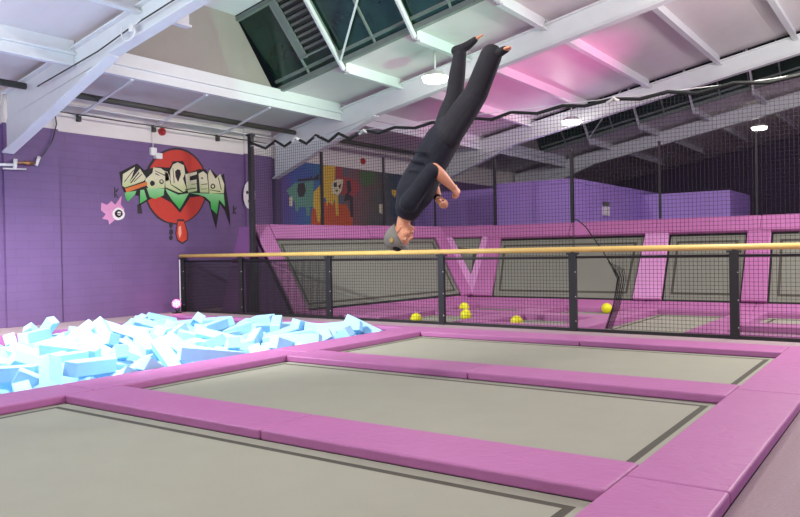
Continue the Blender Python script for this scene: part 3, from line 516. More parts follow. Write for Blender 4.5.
    (0.6,-6.828,5.999,-0.061,-1.16,0.24,1.23), (0.7,-10.1,6.753,-0.018,1.18,-1.88,-0.33), (0.42,-9.675,4.468,-0.225,-1.57,-0.0,0.98), (0.7,-8.969,8.51,-0.083,-0.62,1.79,-1.99), (0.6,-10.875,8.671,-0.075,1.99,1.57,1.09), 
    (0.7,-11.191,8.872,0.028,0.63,0.02,1.55), (0.7,-8.301,5.351,0.037,-1.05,0.87,2.16), (0.42,-6.45,8.382,-0.225,1.57,-0.0,-3.0), (0.7,-7.706,5.109,0.051,0.02,-1.95,-0.39), (0.7,-8.097,4.007,0.061,-1.63,0.02,1.56), 
    (0.7,-7.563,6.766,-0.013,1.1,1.24,-1.14), (0.6,-11.469,8.563,0.049,1.14,0.91,-0.44), (0.7,-7.215,6.412,0.007,0.09,-1.11,2.48), (0.7,-7.57,3.398,0.05,-0.0,0.0,0.98), (0.7,-8.914,8.614,-0.225,-1.57,0.0,-1.99), 
    (0.7,-11.625,7.125,-0.05,-0.0,1.5,1.57), (0.42,-7.594,6.981,-0.067,1.57,0.11,2.47), (0.42,-7.649,6.258,0.075,1.1,-1.57,-1.6), (0.7,-8.531,8.728,-0.143,2.42,-1.29,0.74), (0.6,-9.667,8.447,0.103,-1.8,1.24,1.02), 
    (0.42,-11.391,6.543,-0.225,-2.92,-1.57,0.0), (0.7,-9.145,5.327,-0.125,1.87,-0.02,-0.07), (0.7,-7.813,5.906,-0.075,2.03,0.02,-2.46), (0.7,-8.665,8.207,-0.146,1.29,-2.14,-0.32), (0.7,-10.289,7.105,-0.118,-0.0,-1.89,0.6), 
    (0.7,-6.964,8.865,0.094,2.37,-1.12,0.79), (0.42,-9.931,5.978,-0.044,1.47,-0.15,1.05), (0.42,-9.6,8.655,-0.075,-1.95,1.57,0.0), (0.7,-10.361,8.895,-0.135,1.84,0.0,1.57), (0.7,-7.504,5.862,-0.069,-1.45,2.2,0.87), 
    (0.7,-8.516,7.047,0.01,-1.85,0.09,-0.73), (0.7,-7.498,5.993,0.041,-0.47,-0.94,0.87), (0.7,-7.078,3.97,-0.061,2.07,-0.09,2.55), (0.6,-9.0,6.506,-0.075,-1.57,0.0,-2.59), (0.7,-9.065,4.592,-0.132,0.19,-1.84,-1.92), 
    (0.42,-6.613,6.321,-0.002,-1.86,0.32,-2.26), (0.7,-10.459,5.762,-0.035,0.08,-1.35,-2.85), (0.7,-6.855,8.877,-0.122,1.26,-0.01,-1.62), (0.7,-10.367,7.543,-0.001,0.05,0.81,-1.8), (0.42,-8.569,5.697,-0.075,-2.1,1.57,0.0), 
    (0.7,-9.341,8.458,-0.01,0.07,1.83,-1.39), (0.6,-9.837,6.264,0.019,-1.28,2.45,0.86), (0.7,-7.186,8.536,0.107,1.81,1.2,-1.01), (0.7,-9.68,7.281,-0.027,0.93,-0.49,-2.18), (0.42,-9.087,8.833,0.127,1.47,-0.2,1.63), 
    (0.7,-8.314,5.76,0.022,-1.86,-0.1,-1.35), (0.7,-6.54,6.826,-0.113,-0.32,1.24,-1.48), (0.7,-9.799,7.971,0.119,-1.16,-2.57,0.88), (0.7,-6.758,5.683,-0.064,1.57,-0.16,-1.73), (0.7,-8.844,5.424,0.021,-0.63,-1.97,-1.19), 
    (0.42,-11.455,6.535,-0.075,1.57,-0.0,0.75), (0.7,-9.696,5.772,0.101,-0.96,-0.54,-0.23), (0.7,-10.616,6.866,-0.101,1.87,0.66,-2.08), (0.7,-7.85,6.64,-0.121,-1.26,-0.0,1.25), (0.42,-8.146,6.138,-0.044,1.46,0.25,1.35), 
    (0.7,-7.999,7.576,-0.003,1.74,-0.21,0.6), (0.6,-8.508,4.881,0.005,-1.3,-0.05,1.22), (0.7,-7.243,4.174,-0.018,1.29,1.04,-1.32), (0.7,-9.117,8.211,-0.003,-1.79,0.03,2.85), (0.7,-6.941,7.603,-0.045,-1.02,-0.47,-1.25), 
    (0.7,-7.255,7.519,0.051,-1.71,0.03,2.31), (0.7,-10.237,7.384,-0.013,1.37,0.32,-0.74), (0.7,-9.248,4.94,-0.006,-1.27,-0.66,1.63), (0.7,-6.547,8.228,-0.053,0.0,-1.63,-1.56), (0.7,-8.797,4.518,-0.075,1.41,-1.57,0.0), 
    (0.6,-8.89,4.045,-0.0,0.0,0.0,0.87), (0.7,-10.86,6.763,-0.069,-1.61,0.14,0.57), (0.42,-11.057,7.303,-0.225,1.57,-0.0,0.22), (0.7,-9.67,6.269,0.118,-0.95,0.67,1.71), (0.7,-9.201,6.988,0.118,1.51,0.47,0.54), 
    (0.7,-7.026,4.376,0.113,1.49,0.13,0.41), (0.7,-7.622,4.209,0.08,-1.09,2.53,0.11), (0.7,-9.673,5.149,-0.075,0.13,1.57,0.0), (0.7,-7.735,8.208,0.2,-1.34,0.22,0.09), (0.7,-8.892,8.428,0.161,1.67,-2.34,-0.63), 
    (0.7,-11.18,6.667,-0.076,0.63,1.97,0.17), (0.42,-10.739,6.18,-0.225,-0.97,-1.57,0.0), (0.7,-9.206,7.858,0.098,0.86,-1.46,-2.07), (0.7,-7.861,7.964,0.004,1.25,1.88,-0.1), (0.7,-10.827,5.848,0.082,1.57,-0.09,0.6), 
    (0.6,-7.998,8.653,0.087,-0.86,1.9,0.91), (0.7,-11.234,7.119,-0.1,1.1,0.89,2.32), (0.42,-9.496,6.934,-0.015,2.53,0.16,-1.0), (0.7,-11.337,7.308,0.008,-3.14,0.75,0.07), (0.7,-9.226,8.836,0.269,1.09,1.35,1.17), 
    (0.7,-7.677,5.501,0.166,-1.36,-0.04,1.15), (0.7,-8.95,7.795,-0.065,1.55,0.08,-3.05), (0.7,-7.834,8.706,0.05,-0.0,-3.14,0.29), (0.7,-8.717,5.545,0.155,-1.7,0.35,1.51), (0.7,-8.28,8.314,0.127,0.09,1.72,-0.76), 
    (0.7,-7.133,5.307,-0.094,1.96,-0.05,-0.29), (0.7,-10.841,8.644,0.27,-0.94,0.06,0.0), (0.7,-7.298,8.283,0.181,0.24,-1.02,-1.4), (0.42,-9.574,8.503,-0.225,-1.67,1.57,0.0), (0.7,-8.503,8.818,0.175,1.37,-0.02,-1.78), 
    (0.6,-7.314,6.23,0.101,-1.48,0.86,0.55), (0.42,-11.557,6.949,-0.225,1.57,-0.0,0.02), (0.7,-7.991,3.669,-0.225,-2.91,1.57,0.0), (0.7,-10.25,8.36,0.05,1.62,0.18,-0.49), (0.42,-9.774,6.729,0.162,-0.6,-0.08,-2.93), 
    (0.7,-8.603,8.563,0.036,1.39,-1.36,-0.12), (0.7,-8.33,4.92,0.123,2.07,1.84,-0.53), (0.42,-11.594,6.281,0.005,-0.63,2.62,0.59), (0.42,-6.788,4.272,-0.114,-0.46,-2.16,-0.7), (0.42,-8.065,8.626,-0.05,-2.18,-1.24,0.91), 
    (0.7,-6.417,7.117,-0.081,-1.99,0.16,-0.03), (0.42,-8.269,8.307,-0.225,1.57,0.0,-1.92), (0.6,-6.397,8.296,-0.075,-1.56,-1.57,0.0), (0.42,-7.302,7.701,0.015,-0.97,0.18,-0.68), (0.42,-7.236,5.107,-0.025,1.88,-0.25,0.24), 
    (0.7,-7.046,3.185,-0.225,-1.57,-0.0,1.11), (0.7,-6.55,3.384,-0.084,0.59,1.1,2.17), (0.7,-7.593,8.557,0.23,0.49,-1.73,-1.72), (0.7,-11.353,6.245,0.013,0.08,0.74,0.36), (0.7,-9.294,4.486,-0.075,-1.51,-1.57,0.0), 
    (0.7,-6.574,6.85,0.037,0.02,1.9,1.66), (0.7,-7.274,3.596,-0.126,-1.23,-0.92,-2.49), (0.7,-6.604,5.587,0.1,-1.42,0.05,2.65), (0.7,-11.259,7.767,0.014,0.64,1.09,2.35), (0.7,-6.869,3.849,0.006,-0.6,-0.67,0.31), 
    (0.7,-6.399,8.894,0.05,0.0,-0.0,-3.13), (0.7,-10.124,8.709,-0.109,0.18,1.23,0.51), (0.7,-10.304,4.814,-0.049,-1.16,-0.96,1.22), (0.7,-8.177,4.439,0.034,1.14,1.8,-0.45), (0.7,-8.624,7.562,-0.075,1.57,0.0,2.54), 
    (0.42,-9.422,7.891,0.044,-1.4,-0.02,-2.99), (0.7,-10.825,7.915,0.018,1.09,-0.7,-0.07), (0.6,-7.006,5.321,0.073,-2.61,-0.87,-0.78), (0.42,-10.173,6.962,-0.122,2.04,-0.34,-1.07), (0.7,-6.399,4.832,-0.032,-2.2,0.04,-0.03), 
    (0.7,-7.528,3.717,0.087,-1.54,0.0,-0.85), (0.7,-9.824,8.296,0.17,-1.94,-0.43,1.87), (0.7,-6.979,5.779,0.083,1.78,-1.31,1.41), (0.7,-6.973,7.37,0.056,1.68,1.24,-1.07), (0.7,-8.885,6.796,0.052,1.23,0.32,-2.94), 
    (0.7,-8.033,6.016,0.129,2.36,0.6,-0.78), (0.7,-8.688,6.228,-0.032,0.53,1.8,1.54), ]

# ---------------------------------------------------------------- wall paintings (flat paint on the brick)
def painted(parent, name, polys, m, layer):
    b = MB(); x = WX + .001 + .0016 * layer
    for p in polys: b.prism([(x, y, z) for y, z in p], (.0015, 0, 0))
    return b.build(name, M[m], parent)
def grow(p, k):
    cy = sum(a for a, _ in p) / len(p); cz = sum(c for _, c in p) / len(p)
    return [(cy + (a - cy) * k, cz + (c - cz) * k) for a, c in p]
g = thing('graffiti', (WX, 10.1, 1.4), 'graffiti of a dripping red disc behind cream and green lettering on purple brick', 'wall painting', 'wall paintings')
painted(g, 'disc_outline', [G['disc_out']], 'p_dark', 1)
painted(g, 'red_disc', [G['disc']], 'p_red', 2)
painted(g, 'letter_shadow', [G['black']], 'p_black', 3)
for p in G['green']: painted(g, 'green_drip', [p], 'p_green', 4)
for p in G['let']: painted(g, 'letter', [p], 'p_letter', 5)
for p in G['hole']: painted(g, 'letter_counter', [p], 'p_black', 6)
for p in G['iris']: painted(g, 'letter_eye', [p], 'p_letter', 7)
painted(g, 'orange_swoosh', G['orange'], 'p_orange', 6)
painted(g, 'red_drip', [grow(G['drip'][0], 1.18)], 'p_dark', 3)
painted(g, 'red_drip', G['drip'], 'p_drip', 4)
for p in G['ddrip']: painted(g, 'dark_drip', [p], 'p_dark', 3)
painted(g, 'highlight', G['shine'], 'p_shine', 5)
g = thing('graffiti_badge', (WX, 8.6, 1.8), 'small pink and white sprayed badge with a black ring left of the red disc', 'wall painting', 'wall paintings')
painted(g, 'pink_spray', [G['pink']], 'p_pink', 0); painted(g, 'white_circle', [G['badge']], 'p_white', 1); painted(g, 'black_ring', [G['badge_ring']], 'p_black', 2); painted(g, 'white_centre', [G['badge_in']], 'p_white', 3)
painted(g, 'black_bar', [[(8.64, 2.035), (8.75, 2.035), (8.75, 2.015), (8.64, 2.015)]], 'p_black', 4)
for i, s_ in enumerate((G['tag'][:3], G['tag'][3:])):
    tag(painted(None, 'graffiti_tag', s_, 'p_dark', 1), ['tiny black letter tag above the pink badge', 'tiny black letter tag past the green drips of the graffiti'][i], 'wall painting', 'wall paintings')
g = thing('sprayed_oval', (WX, 12.1, 2.2), 'pale oval sprayed on the wall behind the tall black net post', 'wall painting', 'wall paintings')
ov = [(y - 0.0, z) for y, z in G['oval']]
b = MB(); b.prism([(WX + .062, y + .0, z) for y, z in [(a - 0, c) for a, c in ov] if True], (.0015, 0, 0)); b.build('white_patch', M['p_white'], g)
for (cy, cz, r_) in ((12.03, 2.62, .04), (12.17, 2.62, .04), (12.1, 2.42, .05)):
    b = MB(); b.disc((WX + .0635, cy, cz), (.002, 0, 0), r_, r_, 12); b.build('dark_mark', M['p_dark'], g)
g = thing('mural', (WX, 16.5, 1.2), 'rainbow mural of blended stripes with faces and yellow drips on the side wall', 'wall painting', 'wall paintings')
painted(g, 'colour_field', [[(13.1, 1.2), (19.0, 1.2), (19.0, 3.5), (13.1, 3.5)]], 'p_rainbow', 0)
painted(g, 'red_patch', [G['m_red']], 'p_rred', 1); painted(g, 'green_patch', [G['m_green']], 'p_mgreen', 1)
painted(g, 'teal_patch', [G['m_teal']], 'p_teal', 1); painted(g, 'orange_patch', [G['m_orange']], 'p_morange', 1)
painted(g, 'yellow_patch', [G['m_yellow']], 'p_yellow', 2); painted(g, 'yellow_spot', [G['m_spot']], 'p_yellow', 1)
painted(g, 'white_face', [G['m_face']], 'p_cream', 3); painted(g, 'white_patch', [G['m_white']], 'p_cream', 1)
for p in G['m_marks']: painted(g, 'dark_mark', [p], 'p_dark', 4)
painted(g, 'dark_figure', [G['m_fig']], 'p_dark', 3); painted(g, 'dark_head', [G['m_head']], 'p_dark', 2); painted(g, 'scrawl', [G['m_scr']], 'p_dark', 2)
painted(g, 'pale_plate', [G['m_plate']], 'p_cream', 2)

# ---------------------------------------------------------------- foam pit
DZ = -.05
base_mesh = {}
def block_mesh(ln):
    if ln not in base_mesh:
        b = MB(); b.box((-.075, -.075, -ln / 2), (.075, .075, ln / 2)); o = b.build('foam_block', M['foam'], origin=(0, 0, 0))
        m = o.data; bm = bmesh.new(); bm.from_mesh(m); bmesh.ops.bevel(bm, geom=bm.edges[:], offset=.006, segments=1, affect='EDGES'); bm.to_mesh(m); bm.free()
        bpy.data.objects.remove(o); base_mesh[ln] = m
    return base_mesh[ln]
def place_word(x, y):
    if y > 7.8: return 'at the far pit end below the railing'
    if x < -10.6: return 'on the wall side of the pit'
    if x > -7.2: return 'against the pink edge pads'
    if y < 5.2: return 'at the near pit end'
    if x > -8.9: return 'in the heap towards the trampolines'
    return 'in the heap below the graffiti'
for ln, x, y, z, a, bb, c in [k for k in BLOCKS if k[3] < (.2 if k[2] < 8 else .13)]:
    ax = Euler((a, bb, c)).to_matrix() @ V((0, 0, 1)); t = abs(ax.z)
    if t > .55 and (y > 7.2 or z > .1): continue          # none stands upright at the far end
    o = bpy.data.objects.new('foam_block', block_mesh(ln)); C.objects.link(o)
    o.location = (x, y, z + DZ); o.rotation_euler = (a, bb, c)
    how = 'standing steeply on end' if t > .75 else 'tilted' if t > .3 else 'lying flat'
    size = {.7: 'long', .6: 'medium', .42: 'short'}[ln]
    tag(o, f'{size} pale blue foam block {how} {place_word(x, y)}', 'foam block', 'foam blocks in the pit')

# ---------------------------------------------------------------- trampolines and pads
def inset(q, d):
    A, B, Cc, D = [V(p) for p in q]; lu = ((B - A).length + (Cc - D).length) / 2; lv = ((D - A).length + (Cc - B).length) / 2
    u, v = d / lu, d / lv; bl = lambda s, t: lerp(lerp(A, B, s), lerp(D, Cc, s), t)
    return [bl(u, v), bl(1 - u, v), bl(1 - u, 1 - v), bl(u, 1 - v)]
def sub(q, u0, u1, v0, v1):
    A, B, Cc, D = [V(p) for p in q]; bl = lambda s, t: lerp(lerp(A, B, s), lerp(D, Cc, s), t)
    return [bl(u0, v0), bl(u1, v0), bl(u1, v1), bl(u0, v1)]
def nrm(q): return (V(q[1]) - V(q[0])).cross(V(q[-1]) - V(q[0])).normalized()
def bed(name, q, parent=None, gap=.03, off=.13, wid=.05, thick=.02, m0='mat'):
    """woven mat: black rim (gap, on slopes also painted pad shade) and a dark stitched line inside it"""
    b = MB(); n = nrm(q); k = len(q)
    ins = inset if k == 4 else lambda q, d: [lerp(p, sum((V(x) for x in q), V()) / 3, min(.95, d * 2.2 / ((V(p) - sum((V(x) for x in q), V()) / 3).length))) for p in q]
    rings = [[V(p) for p in q], ins(q, gap), ins(q, off), ins(q, off + wid)]
    for i, m in enumerate((1, 0, 2)):
        for j in range(k): b.quad(rings[i][j], rings[i][(j + 1) % k], rings[i + 1][(j + 1) % k], rings[i + 1][j], m=m)
    b.quad(*rings[3], m=0)
    lowr = [V(p) - n * thick for p in q]; b.quad(*lowr, m=1)
    for j in range(k): b.quad(rings[0][j], rings[0][(j + 1) % k], lowr[(j + 1) % k], lowr[j], m=1)
    return b.build(name, [M[m0], M['black'], M['line']], parent)
def pad(q, t=.068, m='pad', parent=None, name='edge_pad', base=0.0):
    n = nrm(q); b = MB(); b.hexa([V(p) + n * base for p in q] + [V(p) + n * t for p in q])
    return b.build(name, M[m], parent, bevel=.014, seg=3)
def rect(x0, y0, x1, y1, z=0.): return [(x0, y0, z), (x1, y0, z), (x1, y1, z), (x0, y1, z)]

YB = [(1.25, 3.345), (3.866, 5.925), (6.451, 8.583)]
for (a_, b_), lab in zip(YB, ('grey trampoline bed nearest the viewer', 'grey trampoline bed under the flipping person', 'grey trampoline bed in front of the yellow handrail')):
    tag(bed('trampoline_bed', rect(XL - .06, a_ - .05, XR + .03, b_ + .03)), lab, 'trampoline', 'trampolines of the front row')
E_ = .004
cross = [(3.345, 3.866, -3.5, 'between the nearest and the middle bed'), (5.925, 6.451, -3.46, 'between the middle and the far bed'), (8.583, 9.165, -3.43, 'along the far edge below the railing')]
for y0, y1, xj, lab in cross:
    tag(pad(rect(XL + E_, y0, xj - E_, y1)), f'pink pad {lab}, pit-side half', 'pad', 'cross pads of the front trampolines')
    tag(pad(rect(xj + E_, y0, XR - E_, y1)), f'pink pad {lab}, walkway-side half', 'pad', 'cross pads of the front trampolines')
SEG = [(.73, 3.62), (3.62, 6.25), (6.25, 9.165)]
for i, (a_, b_) in enumerate(SEG):
    w_ = ['nearest the viewer', 'beside the middle trampoline', 'beside the far trampoline'][i]
    tag(pad(rect(XLO, a_ + E_, XL, b_ - E_)), f'pink vinyl edge pad along the foam pit, {w_}', 'pad', 'side pads along the foam pit')
    tag(pad(rect(XR, a_ + E_, XRO, b_ - E_)), f'pink purple edge pad along the carpet walkway, {w_}', 'pad', 'side pads along the walkway')
tag(pad(rect(XL + E_, .73, XR - E_, 1.25)), 'pink edge pad on the near side of the nearest trampoline', 'pad', 'cross pads of the front trampolines')
# pit lip pads
tag(pad(rect(PITX0 + .0, 8.98, XLO - E_, 9.2), .06), 'low pink pad edging the far end of the foam pit', 'pad')
# ---------------------------------------------------------------- rear court
ZM, ZP = -.07, .03
RX = [(-7.85, -6.35), (-5.84, -4.55), (-4.05, -2.68), (-2.2, -.8), (-.3, 1.1)]
CR = [(12.2, 12.66), (12.04, 12.5), None, (11.6, 12.1), (11.6, 12.1)]
names = ['beside the pads of the sloped side trampoline', 'second from the sloped side trampoline', 'behind the gap in the net', 'behind the railing post nearest the viewer', 'farthest from the pink corner']
def rpad(x0, y0, x1, y1, lab, grp='floor pads of the rear court', **k):
    b = MB(); b.hexa([(x0, y0, -.1), (x1, y0, -.1), (x1, y1, -.1), (x0, y1, -.1), (x0, y0, ZP), (x1, y0, ZP), (x1, y1, ZP), (x0, y1, ZP)])
    return tag(b.build('floor_pad', M['pad'], bevel=.014, seg=3), lab, 'pad', grp)
for (x0, x1), cr, nm in zip(RX, CR, names):
    spans = [(10.38, 14.0)] if cr is None else [(10.38 if x0 == -7.85 else 10.6, cr[0]), (cr[1], 14.0)]
    for j, (a_, b_) in enumerate(spans):
        which = '' if cr is None else ('near ' if j == 0 else 'far ')
        tag(bed('court_bed', rect(x0 - .03, a_, x1 + .03, b_, ZM)), f'{which}grey floor trampoline of the rear court, {nm}', 'trampoline', 'trampolines of the rear court')
    if cr:
        rpad(x0, cr[0], x1, cr[1], f'purple cross pad between two rear court beds, {nm}')
        if x0 != -7.85: rpad(x0, 10.38, x1, 10.6, f'purple pad close behind the railing foot, {nm}')
for x0, x1, nm in ((-6.35, -5.84, 'left of the netted bay with a resting ball'), (-4.55, -4.05, 'pointing at the gap in the net'), (-2.68, -2.2, 'behind the railing post nearest the viewer'), (-.8, -.3, 'right of the last visible bed'), (1.1, 1.6, 'at the end of the row')):
    rpad(x0 + E_, 10.38, x1 - E_, 14.0, f'long purple rear court pad, {nm}')
b = MB(); q = [(-9.88, 10.4), (-7.85, 10.4), (-7.85, 14.0), (-8.36, 14.3)]
b.hexa([(x, y, -.1) for x, y in q] + [(-9.88, 10.4, .06), (-7.85, 10.4, ZP), (-7.85, 14.0, ZP), (-8.36, 14.3, .19)]); tag(b.build('floor_pad', M['pad'], bevel=.014), 'wide tapering purple floor pad at the foot of the sloped side trampoline', 'pad', 'floor pads of the rear court')
for x0, x1, nm in ((-8.5, -6.1, 'in the pink corner'), (-6.1, -4.4, 'behind the resting ball'), (-4.4, -2.45, 'behind the gap in the net'), (-2.45, -.55, 'past the nearest railing post'), (-.55, 1.6, 'at the end of the row')):
    b = MB(); b.hexa([(x0 + E_, 14.0, -.1), (x1 - E_, 14.0, -.1), (x1 - E_, 14.4, -.1), (x0 + E_, 14.4, -.1), (x0 + E_, 14.0, ZP), (x1 - E_, 14.0, ZP), (x1 - E_, 14.42, .15), (x0 + E_, 14.42, .15)])
    tag(b.build('floor_pad', M['pad'], bevel=.014), f'purple foot pad of the sloped rear trampolines {nm}', 'pad', 'foot pads of the sloped rear trampolines')

# sloped wall trampolines
r = thing('sloped_trampoline', (-10.4, 12.5, 0), 'long sloped side trampoline with purple frame pads beside the mural wall', 'trampoline', 'sloped wall trampolines')
Q = [(-9.9, 10.42, 0.02), (-8.26, 14.42, .17), (-9.65, 15.35, 1.73), (-11, 10.42, 1.75)]
Q = [V(p) for p in Q]
bed('mat', sub(Q, .06, .94, .02, .85), r, gap=.05, off=.13, wid=.05, m0='mat_slope')  # wider black rim: gap plus painted shade below the pads
pad(sub(Q, 0, .07, 0, 1), .07, 'pad', r, 'frame_pad'); pad(sub(Q, .93, 1, 0, .84), .07, 'pad', r, 'frame_pad')
pad(sub(Q, .072, .55, .83, 1), .075, 'pad', r, 'top_pad'); pad(sub(Q, .552, 1, .83, 1), .075, 'pad', r, 'top_pad')
b = MB(); b.prism([(-9.95, 10.4, 0), (-11.02, 10.4, 1.74), (-11.3, 10.4, 1.74), (-11.9, 10.4, 0)], (0, -.04, 0)); b.build('end_panel', M['pad_dark'], r)
b = MB(); b.hexa([(-11.12, 10.42, 0), (-11.08, 10.42, 0), (-9.76, 15.36, 0), (-9.8, 15.36, 0), (-11.12, 10.42, 1.72), (-11.08, 10.42, 1.72), (-9.76, 15.36, 1.7), (-9.8, 15.36, 1.7)]); b.build('back_board', M['pad_dark'], r)
# corner
r = thing('corner_trampoline', (-8.6, 15, 0), 'small triangular trampoline framed by a pink V in the corner of the rear court', 'trampoline', 'sloped wall trampolines')
A_, B_, P_ = V((-9.65, 15.35, 1.73)), V((-8.3, 15.55, 1.73)), V((-8.24, 14.42, .17))
A2, B2 = lerp(P_, A_, .83), lerp(P_, B_, .83)
bed('mat', [P_, B2, A2], r, gap=.01, off=.19, wid=.055, m0='mat_slope')
def strip(p, q, tow, wd): # pad along edge p-q, towards point tow
    e = (V(q) - V(p)).normalized(); d = V(tow) - V(p); d = (d - e * d.dot(e)).normalized() * wd
    return [V(p), V(q), V(q) + d, V(p) + d]
n0 = (B2 - P_).cross(A2 - P_).normalized()
for p, q, t in ((P_, B2, A2), (A2, P_, B2)):
    s_ = strip(p, q, t, .17); bb_ = MB(); bb_.hexa([x - n0 * .0 for x in s_] + [x + n0 * .06 for x in s_]); bb_.build('frame_pad', M['pad_light'], r, bevel=.01)
bb_ = MB(); s_ = [A2, B2, B_, A_]; bb_.hexa(s_ + [x + n0 * .07 for x in s_]); bb_.build('top_pad', M['pad'], r, bevel=.01)
bb_ = MB(); bb_.hexa([(-9.7, 15.45, 0), (-8.3, 15.65, 0), (-8.3, 15.7, 0), (-9.7, 15.5, 0), (-9.7, 15.45, 1.7), (-8.3, 15.65, 1.7), (-8.3, 15.7, 1.7), (-9.7, 15.5, 1.7)]); bb_.build('back_board', M['pad_dark'], r)
# rear row
def SQ(xb0, xb1, xt0, xt1): return [V((xb0, 14.42, .15)), V((xb1, 14.42, .15)), V((xt1, 15.52, 1.7)), V((xt0, 15.52, 1.7))]
secs = [((-7.75, -4.65), (-8.12, -4.66), 'wide, next to the pink corner V'), ((-4.11, -2.7), (-4.2, -2.74), 'narrow, between two light pink upright pads'), ((-2.28, -.9), (-2.34, -.92), 'at the picture edge past the nearest railing post'), ((-.45, 1.0), (-.46, 1.0), 'beyond the picture edge')]
tp = [(-8.3, -6.31), (-6.31, -4.45), (-4.45, -2.52), (-2.52, -.7), (-.7, 1.5)]
for i, ((b0, b1), (t0, t1), nm) in enumerate(secs[:3]):
    r = thing('sloped_trampoline', ((b0 + b1) / 2, 14.9, 0), f'sloped rear trampoline, {nm}', 'trampoline', 'sloped wall trampolines')
    Q = SQ(b0, b1, t0, t1); bed('mat', sub(Q, .0, 1., .0, .812), r, gap=.035, off=.15, wid=.05, m0='mat_slope')  # black rim here also paints the shade under the overhanging top pad
    nb = (-7.75 - .42, -8.28) if i == 0 else None
    if i == 0: pad(SQ(-8.23, -7.75, -8.3, -8.0), .08, 'pad', r, 'frame_pad')
    nx = secs[i + 1]
    pad([lerp(a, c, 0) for a, c in zip(SQ(b1, nx[0][0], t1, nx[1][0]), SQ(b1, nx[0][0], t1, nx[1][0]))], .08, 'pad_light' if i < 1 else 'pad', r, 'frame_pad')
for j, (a_, b_) in enumerate(tp[:4]):
    Q = SQ(a_ + E_, b_ - E_, a_ + E_, b_ - E_); n_ = nrm(Q)
    q = sub(Q, 0, 1, .815, 1); bb_ = MB(); bb_.hexa([p + n_ * .0 for p in q] + [p + n_ * .1 for p in q])
    tag(bb_.build('top_pad', M['pad'], bevel=.014), f"pink top pad of the sloped rear trampolines, {['between corner V and box corner', 'below the white emergency light', 'above the narrow sloped bed', 'above the bed at the picture edge'][j]}", 'pad', 'top pads of the sloped rear trampolines')
bb_ = MB(); bb_.box((-8.28, 15.58, 0), (2, 15.62, 1.66)); tag(bb_.build('back_board', M['pad_dark']), 'dark board closing the back of the sloped rear trampolines', 'board')

# ---------------------------------------------------------------- balls
for i, (x, y, lab) in enumerate(((-7.12, 10.5, 'yellow ball nearest the railing, below the person\'s head'), (-7.62, 12.98, 'yellow ball at the foot of the pink corner V, the farther of a close pair'), (-6.72, 11.5, 'yellow ball just in front of its pair below the pink corner V'), (-5.33, 10.72, 'yellow ball half hidden by the bottom rail'), (-4.96, 13.8, 'yellow ball on the far bed seen through the gap in the net'))):
    b = MB(); z = ZM + .1; b.ell((x, y, z), (.1, 0, 0), (0, .1, 0), (0, 0, .1), 20, 12); tag(b.build('play_ball', M['ball']), lab, 'ball', 'yellow play balls')

# ---------------------------------------------------------------- railing and nets
FY = 10.1
r = thing('railing', (-6, FY, 0), 'black railing with a pale yellow handrail running behind the trampolines and foam pit', 'railing')
b = MB(); b.tube([(-12.85, FY, 1.17), (1.2, FY, 1.17)], .04, 12); b.build('handrail', M['yellow'], r)
b = MB(); b.tube([(-12.8, FY + .01, 1.06), (1.2, FY + .01, 1.06)], .018, 8); b.build('top_rail', M['blackmetal'], r)
b = MB(); b.box((-12.8, FY - .01, .0), (1.2, FY + .03, .045)); b.build('bottom_rail', M['blackmetal'], r)
for x in (-12.76, -11.0, -8.72, -6.34, -4.12, -1.97, .27):
    b = MB(); b.box((x - .055, FY - .03, 0), (x + .055, FY + .03, 1.1)); o = b.build('post', M['blackmetal'], r, .004)
    b = MB(); b.box((x - .085, FY - .035, 1.1), (x + .085, FY + .035, 1.125)); b.box((x - .02, FY - .02, 1.12), (x + .02, FY + .02, 1.15)); b.build('bracket', M['blackmetal'], o)
    b = MB()
    for z in (.15, .5, .85): b.disc((x + .05, FY - .03, z), (0, -.012, 0), .006, .006, 8)
    b.build('bolt', M['wplastic'], o)
b = MB(); b.box((-12.85, FY - .03, 0), (-12.83, FY + .03, 1.12)); b.build('end_strip', M['wplastic'], r)
def threads(b, xs, zs_, y, t, xlim=None, zlim=None):
    z0, z1 = zs_[0], zs_[-1]; x0, x1 = xs[0], xs[-1]
    for x in xs: b.beam((x, y, z0), (x, y, z1), t, t, up=(0, 1, 0))
    for z in zs_: b.beam((x0, y, z), (x1, y, z), t, t, up=(0, 1, 0))
def frange(a, b, s): 
    n = max(1, round((b - a) / s)); return [a + (b - a) * i / n for i in range(n + 1)]
for x0, x1 in ((-12.7, -11.06), (-10.94, -8.78)):
    b = MB(); threads(b, frange(x0, x1, .03), frange(.05, 1.05, .03), FY + .02, .007); b.build('mesh_panel', M['thread'], r)

